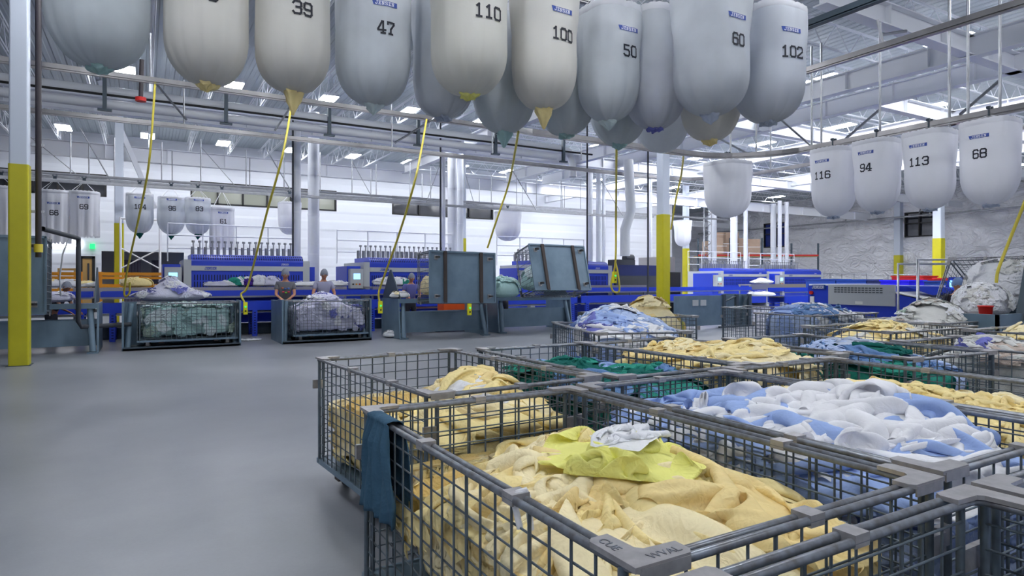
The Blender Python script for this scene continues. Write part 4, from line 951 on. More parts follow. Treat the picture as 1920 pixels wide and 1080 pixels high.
# ------------------------------------------------------------------ laundry machines
def sign_text(par, text, h, org, ux, m='logo_white', th=None, up=Vector((0, 0, 1)), name='maker_lettering'):
    q, wd = glyph_quads(text, h, th or h*.2, .22, 1.0); mb = MB(); ux = Vector(ux).normalized(); o = Vector(org)
    for quad in q: mb.add([o + ux*a + up*z for a, z in quad], [(0, 1, 2, 3)])
    return mb.build(name, m, par)
def ironer(x0, x1, y, label, sc=1.0, z=0.0):
    e = empty('flatwork_ironer', (x0, y, z), 0, label, 'laundry machine'); W = (x1-x0)
    MB().box(0, W, 0, 2.6, 0.25, 1.95*sc).build('body', 'machine_blue', e)
    mb = MB().use('hole')
    n = int(W/.085)
    mb.use('machine_blue').box(.05, W-.05, -.02, 0, 1.38*sc, 1.92*sc)
    for i in range(n):
        for j in range(2): mb.use('hole').box(.08+i*(W-.16)/n, .08+i*(W-.16)/n+.03, -.026, -.019, (1.42+.22*j)*sc, (1.60+.22*j)*sc)
    mb.build('vent_panel', None, e)
    bd = MB().box(0, W, -.05, .03, 1.95*sc, 2.11*sc).build('grey_band', 'machine_grey', e)
    sign_text(bd, 'JENSEN', .07, (.55, -.055, 1.99*sc), (1, 0, 0), 'machine_blue')
    prof = [(-.03, 2.11*sc), (-.03, 2.26*sc)] + [(.35-.38*math.cos(math.radians(t)), (2.26+.22*math.sin(math.radians(t)))*sc) for t in range(15, 91, 15)] + [(1.9, 2.48*sc), (1.9, 2.11*sc)]
    hd = MB().prism([(p[0], p[1]) for p in prof], 'x', 0, W).build('hood', 'machine_blue', e)
    mb = MB()
    for i in range(int(W/.07)):
        xx = .06+i*.07
        for (t0, t1) in ((12, 30), (38, 56)):
            vs = []
            for t in (t0, t1):
                c, s = math.cos(math.radians(t)), math.sin(math.radians(t)); yy, zz = .35-.388*c, (2.26+.226*s)*sc
                vs += [(xx, yy, zz), (xx+.03, yy, zz)]
            mb.add(vs, [(0, 1, 3, 2)])
    mb.build('hood_slots', 'hole', hd); sign_text(hd, 'JENSEN', .05, (W-.6, -.035, 2.15*sc), (1, 0, 0))
    for xx in (-.22, W): MB().box(xx, xx+.22, -.03, 2.6, 0.0, 2.3*sc).build('end_frame', 'machine_grey', e)
    MB().box(W+.22, W+.42, .1, 2.4, 0.2, 2.1*sc).build('side_guard', 'machine_blue', e)
    cp = MB().box(-.75, -.28, -.2, .1, 1.35*sc, 2.05*sc).build('control_panel', 'machine_grey', e)
    MB().box(-.64, -.4, -.21, -.2, 1.68*sc, 1.88*sc).build('screen', 'screen', cp)
    for k, m in enumerate(('black', 'safety_orange', 'red')): MB().tube((-.66+.12*k, -.2, 1.5*sc), (-.66+.12*k, -.235, 1.5*sc), .028, 8).build('button', m, cp)
    MB().box(-.8, -.3, .1, 1.6, 0.0, 2.15*sc).build('cabinet', 'machine_blue', e)
    # row of rollers and air valves on top with a walkway railing
    mb = MB()
    for i in range(int(W/.2)):
        xx = .15+i*.2; mb.tube((xx, 1.6, 2.48*sc), (xx, 1.6, 2.95*sc), .022, 6).tube((xx, 1.6, 2.93*sc), (xx, 1.6, 3.0*sc), .05, 8).tube((xx, 1.9, 2.48*sc), (xx, 1.9, 2.8*sc), .06, 6)
    mb.build('valve_row', 'galv', e)
    mb = MB()
    for zz in (2.75, 3.2, 3.6): mb.tube((-.6, 2.2, zz*sc), (W+.3, 2.2, zz*sc), .022, 6)
    for i in range(5): mb.tube((-.6+(W+.9)*i/4, 2.2, 2.3*sc), (-.6+(W+.9)*i/4, 2.2, 3.6*sc), .022, 6)
    mb.build('guard_railing', 'white_paint', e)
    return e
ironer(1.3, 4.75, 22.6, 'blue flatwork ironer at left with lit control screen, behind the grey shirted person')
ironer(7.1, 11.1, 22.6, 'blue flatwork ironer in the middle, partly behind the left tipped cage')
ironer(14.2, 18.1, 22.6, 'blue flatwork ironer partly behind the right tipped cage')
ironer(29.4, 33.2, 26.0, 'far blue flatwork ironer with white linen before it, right of centre', .95)
ironer(34.9, 38.6, 26.0, 'farthest blue flatwork ironer beside the big blue folding machine', .95)
def feed_table(x0, x1, y0, y1, label):
    e = empty('feed_table', ((x0+x1)/2, y0, 0), 0, label, 'table'); w_ = (x1-x0)/2
    MB().box(-w_, w_, 0, y1-y0, 1.36, 1.42).build('table_top', 'stainless', e)
    MB().box(-w_, w_, -.03, .0, 1.14, 1.43).build('apron', 'stainless', e)
    for sx in (-1, 1):
        for yy in (.05, y1-y0-.1): MB().box(sx*w_-(.06 if sx > 0 else 0), sx*w_+(.06 if sx < 0 else 0), yy, yy+.06, 0, 1.36).build('leg', 'galv', e)
    return e
feed_table(-1.7, 5.9, 21.3, 22.4, 'long stainless feeding table in front of the left ironer')
feed_table(6.8, 11.4, 21.3, 22.4, 'stainless feeding table in front of the middle ironer')
feed_table(15.3, 19.2, 21.3, 22.4, 'stainless feeding table right of the tipped cages')
feed_table(27.5, 35.5, 22.5, 23.3, 'grey feeding table in front of the far ironers')
def conveyor(x0, x1, y, label, w_=.75):
    L = x1-x0; e = empty('belt_conveyor', (x0, y, 0), 0, label, 'conveyor')
    for yy in (0, w_):
        MB().box(0, L, yy-.03, yy+.03, .76, 1.02).build('side_channel', 'machine_blue', e)
        MB().box(0, L, yy-.02, yy+.02, 1.14, 1.17).box(0, L, yy-.03, yy+.03, .69, .72).build('steel_strip', 'galv', e)
        MB().box(0, L, yy-.015, yy+.015, 1.19, 1.34).build('guard_rail', 'machine_blue', e)
    MB().box(0, L, .03, w_-.03, .96, 1.0).build('belt', 'slot_dark', e)
    n = max(1, int(L/2.8))
    for i in range(n+1):
        xx = .2 + (L-.5)*i/n
        for yy in (0, w_):
            mb = MB().use('machine_blue').box(xx, xx+.14, yy-.05, yy+.05, 0, .76)
            mb.use('hole')
            for k in range(9): mb.box(xx+.045, xx+.095, yy-.056, yy-.049, .08+.075*k, .105+.075*k)
            mb.build('leg', None, e)
    return e
conveyor(-9.5, -1.2, 20.0, 'blue belt conveyor with perforated legs at the left, behind the nearest column')
conveyor(-1.0, 6.6, 20.0, 'blue belt conveyor behind the two carts')
conveyor(6.8, 14.5, 20.0, 'blue belt conveyor behind the tipped cages')
conveyor(14.7, 24.5, 20.0, 'blue belt conveyor right of the tipped cages, toward the centre column')
conveyor(21.5, 27.5, 16.0, 'blue belt conveyor behind the back view of the slate frame')
conveyor(19.5, 23.5, 12.2, 'short blue conveyor left of the big blue folding machine', .9)
# slate steel tipping frames and carts
def tipper(x, y, w_, label, upright=False, yaw=0.0, slot=True):
    e = empty('cage_tipper', (x, y, 0), yaw, label, 'cage tipper'); h = w_/2
    for s in (-1, 1):
        xo = s*h
        poly = [(-.1, 0), (1.45, 0), (1.45, 1.12), (.02, 1.12)] if not upright else [(-.35, 0), (.25, 0), (.25, 1.14), (-.35, 1.14)]
        MB().prism(poly, 'x', xo-.02, xo+.02).build('end_plate', 'slate_steel', e)
        MB().tube((xo-s*.09, -.12, .03), (xo-s*.16, .12, 1.08), .065, 12).box(xo-s*.09-.11, xo-s*.09+.11, -.22, .02, 0, .03).build('leg', 'slate_steel', e)
    if upright:
        MB().box(-h, h, -.40, -.34, .02, .08).box(-h, h, -.40, .3, .02, .05).build('floor_rail', 'slate_dark', e)
        MB().box(-h, h, 1.2, 1.25, 0, 1.1).box(-h-.02, -h+.02, .25, 1.25, 0, 1.1).box(h-.02, h+.02, .25, 1.25, 0, 1.1).build('back_plate', 'slate_steel', e)
        return e
    MB().box(-h, h, .1, .14, .16, .74).build('front_panel', 'slate_steel', e)
    MB().box(-h, h, 0, .12, 1.0, 1.12).build('top_beam', 'slate_steel', e); MB().box(-h, h, 1.38, 1.45, .2, .7).build('rear_panel', 'slate_steel', e)
    for s in (-1, 1):
        MB().prism([(.0, 1.1), (1.5, 1.12), (1.5, 1.22), (.9, 1.95), (.82, 1.95)], 'x', s*(h-.06)-.015, s*(h-.06)+.015).build('tipping_arm', 'slate_dark', e)
    return e
def tilted_cage(center, ax_deg, label, roll=0.0, sc=(1, 1, 1)):
    R_ = Matrix.Rotation(math.radians(roll), 4, 'Y') @ Matrix.Rotation(math.radians(ax_deg), 4, 'X') @ Matrix.Rotation(PI/2, 4, 'Z')
    off = R_ @ Vector((0, 0, ZB*sc[2])); c = cage(0, 0, label, rot=R_.to_euler(), sc=sc); c.location = Vector(center) - off
    return c, R_
t1 = P(868, 520, 17.6)
tipper(t1.x-.12, 16.9, 2.75, 'slate blue tipping frame under the left tipped cage')
tilted_cage(t1, -93, 'wire cage tipped on its side showing base plate and casters, left of the two', roll=1.0, sc=(1.12, 1, 1))
t2 = P(1043, 505, 19.3)
tipper(t2.x+.05, 17.3, 2.75, 'slate blue tipping frame under the right tipped cage')
tilted_cage(t2 + Vector((0, -.2, .05)), -106, 'wire cage tipped steeply showing slate base plate, right of the two', roll=0.5, sc=(1.12, 1, 1))
def small_heap(x, y, z0, a, b, h, pal, label, seed, n=10, scale=.35, name='laundry_heap', step=2, rz=0, e=2.4, squash=.6, cat='laundry pile', peak=0.0):
    H = Heap(x, y, a, b, z0, z0+h, bumps(z0+h*(1-peak), [(0, 0, h*peak, a*.5)]), rz=rz, e=e, zc=z0+.25*h)
    r = np.random.RandomState(seed); V, Fc, mi = [], [], []
    v, f = H.core('c', None, seed, 14, .02); V.append(v); Fc.append(f); mi.append(np.zeros(len(f), int)); off = len(v); nn = len(range(0, LN, step))
    wts = np.array([q[1] for q in pal], float); wts /= wts.sum()
    for i in range(n):
        D = (r.uniform(-1, 1)*a, r.uniform(-1, 1)*b, r.uniform(.15, 1.0)*H.cl)
        s_ = H.sheet(r, D, scale=scale*r.uniform(.7, 1.2), squash=squash, off=.0, step=step, hard=False).reshape(-1, 3); s_[:, 2] = np.maximum(s_[:, 2], z0+.002)
        V.append(s_); Fc.append(grid_faces(nn, off)); off += len(s_); mi.append(np.full(len(Fc[-1]), r.choice(len(pal), p=wts)))
    Vv = np.concatenate(V); Vv[:, 2] = np.maximum(Vv[:, 2], z0)
    o = mesh_np(name, Vv, np.concatenate(Fc), [q[0] for q in pal], np.concatenate(mi)); return tag(o, label, cat, None, 'stuff')
LW = [('lilac_white', 4), ('white', 5), ('periwinkle', 1)]
small_heap(t1.x-.1, t1.y+.75, 1.15, .85, .45, .8, YL, 'yellow linen spilling from the left tipped cage', 301, 14, .45)
small_heap(t2.x, t2.y+.6, 1.25, .9, .5, .9, [('aqua', 3), ('aqua_white', 3)], 'aqua linen spilling from the right tipped cage', 302, 14, .45)
small_heap(t2.x-1.5, t2.y+.6, 1.1, .5, .5, .65, [('aqua', 3), ('aqua_white', 3)], 'aqua linen heap between the two tipped cages', 303, 26, .35, squash=.9)
small_heap(t1.x-1.35, 17.3, 1.12, .3, .3, .22, [('white', 3), ('cream', 1)], 'white mop-like cloths draped on the left corner of the left tipping frame', 304, 8, .25)
def cart(px, y, sy, lab, lab2, pal, seed, top, fl):
    x = onY(px, 600, y).x
    R_ = PI/2; cage(x, y, lab, R_, sc=(1.0, sy, 1.08))
    H = Heap(x, y, CW/2-.03, CL/2*sy-.03, .22, 1.08, top, rz=R_, e=9); H.zc = .22 + .6*.86; H.cl = H.zc-.22
    heap_stuff(H, pal, 34, 110, seed, lab2, step=2, scale=.40, squash=.8, hard=False, sidesc=.75, side_sq=.6, camp=.07, cn=44)
    tipper(x-(.12), y-.35, 2.02*sy+.34, fl, True)
cart(352, 17.95, 1.08, 'wire cart of pale aqua linen in a slate frame, left of the two carts', 'pale aqua linen packed in the left cart', [('aqua', 4), ('aqua_white', 3), ('grey_green', 1)], 311, bumps(1.0, [(0, .3, .08, .6)]), 'slate blue floor frame around the aqua cart')
cart(612, 17.75, .98, 'wire cart of white and violet linen, right one of the two carts', 'white linen with violet trim mounded in the right cart', [('lilac_white', 6), ('white', 3), ('periwinkle', 1)], 312, bumps(.9, [(0, .1, .42, .6)]), 'slate blue floor frame around the white and violet cart')
small_heap(onY(322, 560, 19.1).x, 19.1, 1.05, .95, .5, .72, LW, 'white napkins heaped behind the aqua cart', 313, 60, .26, peak=.6, squash=.9)
small_heap(-.2, 21.8, 1.42, .45, .3, .32, [('yellow', 3), ('cream', 2)], 'yellow linen on the left end of the stainless table', 314, 8, .3)
tb = [(435, 'white', .34, .26, 'folded white linen stack on the table under the left ironer, left end'), (411, 'lilac_white', .5, .2, 'low white linen stack at far left of the ironer table'), (443, 'teal', .32, .36, 'green bundle among the white stacks on the left table'), (464, 'purple', .22, .34, 'purple bundle beside the green one on the left table'), (484, 'white', .28, .42, 'tall folded white stack on the left table'), (507, 'lilac_white', .34, .36, 'crumpled white stack left of the grey shirted person'), (573, 'white', .5, .2, 'low white pile right of the grey shirted person'), (630, 'white', .45, .22, 'low white pile behind the blurred person')]
for i, (px, m, a, h, l) in enumerate(tb):
    x = onY(px, 540, 21.8).x; small_heap(x, 21.8, 1.42, a, .28, h, [(m, 4), ('white' if m != 'white' else 'lilac_white', 1)], l, 320+i, 7, .26)
small_heap(onY(735, 545, 21.7).x, 21.7, 1.42, .75, .3, .34, [('white', 1)], 'white linen hanging over the table edge in front of the middle ironer', 331, 10, .35)
small_heap(onY(757, 540, 21.7).x, 21.6, 1.42, .22, .2, .3, [('teal', 1)], 'small green bundle on the middle table', 332, 5, .2)
small_heap(onY(740, 625, 17.5).x, 17.5, 0.0, .38, .3, .22, [('white', 3), ('grey_white', 1)], 'white cloths dropped on the floor left of the left tipping frame', 333, 8, .25)
small_heap(onY(472, 632, 18.6).x, 18.6, 0.0, .3, .2, .06, [('white', 1)], 'white cloth on the floor between the two carts', 334, 5, .2)
# the slate frame seen from behind, right of the centre column
sf = empty('cage_tipper', (17.3, 15.4, 0), 0, 'slate blue tipping frame seen from behind, right of the centre column', 'cage tipper')
MB().box(-2.2, .1, -.03, .03, .1, 1.12).build('rear_panel', 'slate_steel', sf)
mb = MB()
for xx in (.1, .75, 1.4): mb.box(xx-.06, xx+.06, -.08, .02, 0, 1.15)
mb.tube((.1, -.04, .9), (.75, -.04, 1.1), .04, 4).tube((.7, -.04, .1), (1.3, -.04, 1.08), .045, 4); mb.build('frame_bars', 'slate_dark', sf)
MB().box(.1, 1.5, .3, .34, .1, 1.1).box(1.48, 1.52, -.05, 1.2, 0, 1.14).build('end_plate', 'slate_steel', sf); MB().box(-.2, 1.55, -.14, -.06, 0, .06).build('floor_rail', 'slate_dark', sf)
for dx in (-.55, -.18): MB().box(-.85+dx, -.85+dx+.26, -.05, -.03, .78, .98).build('cut_out', 'machine_grey', sf)
small_heap(20.8, 16.5, 1.0, .8, .3, .22, [('white', 3), ('lilac_white', 1)], 'white linen on the conveyor above the slate frame, nearest the column', 340, 8, .3)
small_heap(28.9, 22.9, 1.42, .9, .3, .38, [('white', 6), ('red_cloth', 1)], 'white linen with a red piece on the far table', 341, 14, .35, peak=.5)
small_heap(25.4, 16.4, 1.0, .7, .3, .35, [('white', 3), ('light_blue_grey', 1)], 'white linen mound riding the conveyor right of centre', 342, 12, .3, peak=.4)
# slate frame and tipped cage behind the nearest column
tipper(P(52, 600, 13.6).x, 17.2, 2.5, 'slate blue tipping frame partly behind the nearest column')
tilted_cage(Vector((P(-22, 520, 13.2).x, 16.6, 1.75)), -92, 'wire cage tipped on its side, cut by the left edge', sc=(1.3, 1, 1))
small_heap(P(88, 560, 14.6).x, 18.6, 1.1, .5, .4, .3, LW, 'white linen on the corner of the frame behind the nearest column', 345, 10, .3)
small_heap(onY(115, 540, 21.8).x, 21.8, 1.42, .9, .3, .25, [('white', 4), ('yellow', 1)], 'white and yellow linen lying on the far left table', 346, 10, .3)
feed_table(-5.2, -2.9, 21.3, 22.4, 'short stainless table at far left under white and yellow linen')
# blue folding machine on the right
fx = 16.0
ya, yb, yc = onX(1515, 560, fx).y, onX(1555, 560, fx).y, onX(1676, 560, fx).y; yd = onX(1790, 560, fx).y
fm = empty('folding_machine', (fx, ya, 0), 0, 'large blue and grey folding machine at right with sloping infeed', 'laundry machine')
def Y(v): return v - ya
MB().prism([(Y(yd), .95), (Y(yd), 1.02), (Y(yc), 1.32), (Y(yc), 1.5), (Y(ya), 1.52), (Y(ya), .5), (Y(ya)-.6, .48), (Y(yb)-.4, .78), (Y(yc)+.3, .72), (Y(yc)-.2, .6)], 'x', 0, 2.6).build('body', 'machine_blue', fm)
for yy in (Y(ya)-.5, Y(yc)+.1, Y(yd)+.1): 
    for xx in (0.05, 2.35): MB().box(xx, xx+.2, yy, yy+.35, 0, .8).build('leg', 'machine_blue', fm)
gp = MB().box(-.05, 0, Y(yc)-.05, Y(yb), 1.0, 1.53).build('grey_cover', 'machine_grey', fm)
mb = MB()
for k in range(3):
    for i in range(14): mb.box(-.056, -.049, Y(yc)+.25+i*(yb-yc-.4)/14, Y(yc)+.25+i*(yb-yc-.4)/14+.07, 1.32+.055*k, 1.345+.055*k)
mb.build('vent_slots', 'slot_dark', gp)
MB().box(-.054, -.048, Y(yb)-.95, Y(yb)-.75, 1.03, 1.1).build('sticker', 'paper', gp)
MB().box(-.02, 2.4, Y(yb)+.0, Y(ya)-.05, 1.50, 1.54).build('top_cover', 'white_paint', fm)
sg = MB().box(-.03, 0, Y(yb)+.1, Y(ya)-.15, 1.4, 1.52).build('name_plate', 'bin_blue', fm)
sign_text(sg, 'JENSEN', .07, (-.035, (Y(yb)+Y(ya))/2, 1.42), (0, -1, 0))
MB().tube((-.06, Y(ya)-.12, 1.3), (0, Y(ya)-.12, 1.3), .05, 10).build('emergency_stop', 'red', fm); MB().box(-.03, 0, Y(ya)-.2, Y(ya)-.08, .72, 1.2).build('notice', 'paper', fm)
MB().prism([(Y(yc)-.1, 1.5), (Y(yc)-.75, 1.28), (Y(yc)-1.25, 1.42), (Y(yc)-.9, 1.5)], 'x', .3, 2.3).build('infeed_guard', 'machine_blue', fm)
cpn = MB().prism([(Y(yc)-.95, 1.4), (Y(yc)-1.35, 1.38), (Y(yc)-1.2, 1.72), (Y(yc)-1.05, 1.72)], 'x', .4, .9).build('control_panel', 'machine_blue', fm)
MB().box(.36, .4, Y(yc)-1.25, Y(yc)-1.08, 1.48, 1.64).build('screen', 'screen', cpn)
MB().prism([(Y(yd)-.6, .97), (Y(yd)-.6, 1.0), (Y(yc), 1.36), (Y(yc), 1.33)], 'x', -.03, 2.6).build('infeed_belt', 'paper', fm)
MB().box(19, 24, 6.8, 7.0, .9, 1.35)
lb = MB().box(18.9, 19.0, 1.0, 8.0, .75, 1.36).build('infeed_side_guard', 'machine_blue'); tag(lb, 'long blue side guard with pale top edge behind the person in black', 'guard')
# right edge tipper with tilted cage of white linen
tp = P(1905, 560, 10.6)
te = empty('cage_tipper', (tp.x, tp.y, 0), math.radians(0), 'slate blue tipping frame at the right edge, under the red bucket', 'cage tipper')
MB().box(-1.35, 2.2, -.3, -.26, .0, 1.12).box(-1.35, -1.3, -.3, 1.2, .0, 1.12).build('front_panel', 'slate_steel', te)
MB().prism([(-.60, 1.0), (-.45, 1.0), (-.12, 2.0), (-.24, 2.0)], 'y', -.32, -.22).build('tipping_arm', 'slate_dark', te)
R_ = Matrix.Rotation(math.radians(-62), 4, 'Y').inverted() @ Matrix.Identity(4)
cE = cage(tp.x+1.35, tp.y+.6, 'tilted wire cage of white linen at the right edge', rot=(Matrix.Rotation(math.radians(-58), 4, 'Y')).to_euler(), sc=(1, .8, 1)); cE.location.z = 1.0
_sp = P(1842, 560, 11.0)
small_heap(_sp.x, _sp.y, 1.0, .48, .42, .60, [('white', 4), ('grey_white', 2)], 'white linen slope spilling left out of the tilted cage at the right edge', 351, 26, .4)
small_heap(tp.x+.95, tp.y+.6, 1.1, .5, .6, .95, [('white', 4), ('grey_white', 2)], 'white linen inside the tilted cage at the right edge', 352, 20, .4)
bk = P(1848, 592, 10.3); bu = empty('bucket', (bk.x, bk.y, bk.z-.12), 0, 'small red bucket hooked on the slate frame at right', 'bucket')
MB().lathe([(.075, 0), (.10, .26), (.112, .265), (.112, .285), (.095, .28), (.07, .02)], (0, 0, 0), 20).build('pail', 'red', bu)
# tubular guard frame at right
def tube_frame(px0, px1, pt, Z, label, pb=560):
    a, b = P(px0, pt, Z), P(px1, pt, Z-1.6*(px1-px0)/400)
    o = MB().path([(a.x, a.y, .0), a, b, (b.x, b.y, 0)], .035, 8).build('tube_stand', 'galv'); tag(o, label, 'frame')
tube_frame(1684, 1912, 495, 15.0, 'grey tubular frame behind the folding machine, lower one')
tube_frame(1721, 1876, 487, 13.6, 'grey tubular frame in front of the right yellow guarded column, taller one')
# bins behind
def bin_(px0, px1, pt, x, m, label, name='laundry_bin'):
    a, b = onX(px0, pt, x), onX(px1, pt, x); zt = (a.z+b.z)/2; e = empty(name, (x, b.y, 0), 0, label, 'bin')
    mb = MB().box(0, 1.3, 0, a.y-b.y, .15, zt); mb.build('tub', m, e)
    MB().box(-.04, 1.34, -.04, a.y-b.y+.04, zt-.06, zt).build('rim', m, e)
    MB().box(.05, 1.25, .05, a.y-b.y-.05, .0, .15).build('dolly_base', 'black', e)
for i, (a, b, t, x, m, l) in enumerate(((1511, 1566, 523, 30, 'bin_blue', 'long blue laundry bin left of the far yellow guarded column'), (1568, 1624, 524, 30, 'bin_blue', 'blue laundry bin right beneath the far yellow guarded column'), (1626, 1650, 525, 30, 'bin_navy', 'dark blue bin between the plain blue and the bright blue bins'),
      (1651, 1704, 525, 27, 'bin_bright', 'bright ultramarine bin left of the red one'), (1672, 1731, 517, 33, 'red', 'tall red bin behind the bright blue one'), (1733, 1800, 526, 27, 'bin_blue', 'blue bin just left of the column on the right'), (1750, 1790, 521, 33, 'red', 'red bin behind the right yellow guarded column'), (1802, 1880, 529, 27, 'bin_blue', 'blue bin behind the person in black'))): bin_(a, b, t, x, m, l)
# white rail racks by the right wall
for i, (a, b, t) in enumerate(((1535, 1625, 513), (1665, 1740, 515), (1805, 1915, 515))):
    p0, p1 = onX(a, t, 40), onX(b, t, 40); mb = MB()
    for zz in (0, -.35): mb.tube(p0 + Vector((0, 0, zz)), p1 + Vector((0, 0, zz)), .03, 6)
    for k in range(5): q = p0.lerp(p1, k/4); mb.tube((q.x, q.y, 0), q, .03, 6)
    tag(mb.build('rail_rack', 'galv'), ['low pipe rack by the right wall, left of the far yellow guarded column', 'low pipe rack by the right wall behind the red bin', 'low pipe rack by the right wall at the far right'][i], 'rack')
# grey boiler-like cabinet and black panel left of the centre column
cb = empty('drying_unit', (18.9, 23.0, 0), 0, 'grey and blue machine cabinet behind the loop of yellow hose', 'laundry machine')
MB().box(0, 3.2, 0, 2, 0, 1.85).build('grey_side', 'slot_dark', cb); MB().box(0, 3.2, 0, 2, 1.85, 2.35).build('blue_top', 'bin_navy', cb); MB().box(2.9, 3.25, -.03, 0, .5, 2.3).build('corner_trim', 'machine_blue', cb)
MB().tube((.8, .8, 2.35), (.8, .8, 2.55), .3, 12).tube((1.0, .6, 2.7), (1.5, .6, 2.7), .18, 12).box(.4, 1.5, .4, 1.1, 2.35, 2.62).build('motor', 'slot_dark', cb)
_c = onY(1257, 500, 21); _d = onY(1276, 500, 21)
tag(MB().box(_c.x, _d.x, 21.0, 21.8, 0, 2.0).build('control_cabinet', 'black'), 'black upright control cabinet just right of the centre column', 'cabinet')
tag(MB().box(22.2, 23.1, 23.5, 25.2, .0, 2.8).build('control_cabinet', 'stainless'), 'tall grey cabinet behind the centre column', 'cabinet')
# cartons and racking far right of centre
rk = P(1365, 478, 48); re_ = empty('pallet_rack', (rk.x, rk.y, 0), -YAW, 'far pallet rack with orange beams holding wrapped cartons', 'rack')
for xx in (-2.4, 0, 2.4, 4.6, 6.6): MB().box(xx-.05, xx+.05, -.5, -.4, 0, 4.8 if xx < 3 else 4.4).build('upright', 'slate_dark', re_)
for z in (3.45,): MB().box(-2.4, 6.6, -.52, -.42, z, z+.1).build('orange_beam', 'red', re_)
MB().box(-2.4, 6.6, -.5, .7, 3.4, 3.46).build('shelf_deck', 'wood', re_)
MB().box(-2.4, 6.6, -.5, .7, 1.0, 1.06).build('shelf_deck', 'wood', re_)
cr_ = np.random.RandomState(2)
for i, (px, w_, h, z0) in enumerate(((1330, .9, 1.0, 3.57), (1346, 1.3, 1.3, 3.57), (1346, 1.1, .35, 4.88), (1368, 1.3, 1.65, 3.57), (1385, 1.0, 1.2, 3.57), (1409, 1.2, 1.15, 3.57))):
    p = P(px, 478, 47.9); o = MB().box(-w_/2*.9, w_/2*.9, -.3, .4, 0, h).build('carton_stack', 'cardboard'); o.location = (p.x, p.y, z0); o.rotation_euler = (0, 0, -YAW)
    MB().box(-w_/2*.9-.005, w_/2*.9+.005, -.305, -.3, h*.46, h*.5).build('tape', 'paper', o)
    tag(o, 'wrapped brown carton stack on the far rack, ' + ['leftmost', 'second from left', 'small one topping the second stack', 'tallest in the middle', 'right of the tallest', 'rightmost beside the ducts'][i], 'carton')
_t = [P(1320, 385, 46), P(1334, 385, 46)]; _lt = MB()
for _q in _t: _lt.tube((_q.x, _q.y, 0), _q, .06, 4)
for _k in range(14): _lt.tube(Vector((_t[_k % 2].x, _t[_k % 2].y, 2.6+.35*_k)), Vector((_t[1-_k % 2].x, _t[1-_k % 2].y, 2.95+.35*_k)), .03, 4)
tag(_lt.build('lift_tower', 'galv'), 'tall lattice tower left of the far cartons', 'tower')
# orange guard rails at far left, scaffold, office stool
for i, (x0, x1) in enumerate(((-7.3, -2.0), (-1.4, 3.2))):
    e = empty('guard_rail', (x0, 27.5, 0), 0, 'orange steel guard rail ' + ('left of the slim yellow guarded column' if i == 0 else 'right of the slim yellow guarded column'), 'guard rail')
    for z in (1.25, 1.68): MB().box(0, x1-x0, -.04, .04, z, z+.1).box(0, x1-x0, -.06, -.03, z+.13, z+.25).build('beam', 'safety_orange', e)
    for xx in (0, (x1-x0)/2, x1-x0): MB().box(xx-.08, xx+.08, 0, .1, 0, 1.95).build('post', 'safety_orange', e)
sc_ = MB(); sx0, sx1 = onY(226, 500, 29).x, onY(300, 500, 29).x
for xx in (sx0, sx1): sc_.tube((xx, 29, 0), (xx, 29, 4.1), .05, 6)
sc_.tube((sx0, 29, 4.05), (sx1, 29, 4.05), .05, 6).tube((sx0, 29, 2.9), (sx1, 29, 2.1), .03, 6).tube((sx0, 29, 2.1), (sx1, 29, 2.9), .03, 6).tube((sx0, 29, 1.75), (sx1, 29, 1.75), .04, 6)
tag(sc_.build('scaffold', 'white_paint'), 'white cross braced scaffold right of the slim yellow guarded column', 'scaffold')
st = MB().box(-.35, .35, 0, .5, 1.7, 1.78).box(-.35, -.27, 0, .5, 0, 2.2).box(.27, .35, 0, .5, 0, 2.2).box(-.35, .35, .42, .5, 2.1, 2.2).build('chair', 'wood'); st.location = (onY(125, 500, 36).x, 36, 0); tag(st, 'small brown chair at the far left back wall', 'chair')
wl_ = empty('strip_light', (onY(106, 452, 38.9).x, 38.88, 3.35), 0, 'small double strip light on the far left wall', 'ceiling light')
for z in (0, .18): MB().box(-1.0, 1.0, 0, .1, z, z+.07).build('tube', 'tube_glow', wl_)
# yellow hoses and pendant controls
def hA(px): return Vector((onY(px, 0, YL_).x, YL_, ZL)) if px < 960 else Vector((onY(px, 0, 11.3).x, 11.3, ZA))
def hose(pts, label, r=.026):
    n = 10; out = []
    V_ = [Vector(p) for p in pts]
    for i in range(len(V_)-1):
        p0, p1, p2, p3 = V_[max(i-1, 0)], V_[i], V_[i+1], V_[min(i+2, len(V_)-1)]
        for k in range(n):
            t = k/n; out.append(.5*((2*p1) + (p2-p0)*t + (2*p0-5*p1+4*p2-p3)*t*t + (3*p1-p0-3*p2+p3)*t**3))
    out.append(V_[-1]); o = MB().path(out, r, 6).build('air_hose', 'hose'); tag(o, label, 'hose')
hose([hA(291), P(280, 300, 14.2), P(262, 400, 15), P(240, 500, 16), P(233, 545, 16.3), P(236, 556, 16.3), P(243, 548, 16.3), P(243, 530, 16.2)], 'yellow hose hanging just right of the slim left column')
hose([hA(548), P(530, 290, 14.5), P(500, 400, 15.2), P(472, 510, 16.4), P(462, 542, 16.6), P(452, 552, 16.6), P(458, 566, 16.5), P(460, 574, 16.5)], 'yellow hose under bag 39 swinging down to the gap between the carts')
hose([hA(800), P(780, 330, 14.5), P(748, 440, 15.4), P(716, 530, 16.5), P(710, 552, 16.6), P(713, 572, 16.6)], 'yellow hose hanging left of the left tipped cage')
hose([hA(972), P(955, 340, 16.6), P(932, 410, 17), P(914, 465, 17.3)], 'yellow hose dropping to the left tipped cage')
hose([hA(1156), P(1155, 400, 17.4), P(1154, 490, 17.6), P(1146, 530, 17.6), P(1150, 546, 17.6), P(1161, 545, 17.6), P(1159, 515, 17.6), P(1154, 492, 17.6)], 'yellow hose ending in a loop left of the centre column')
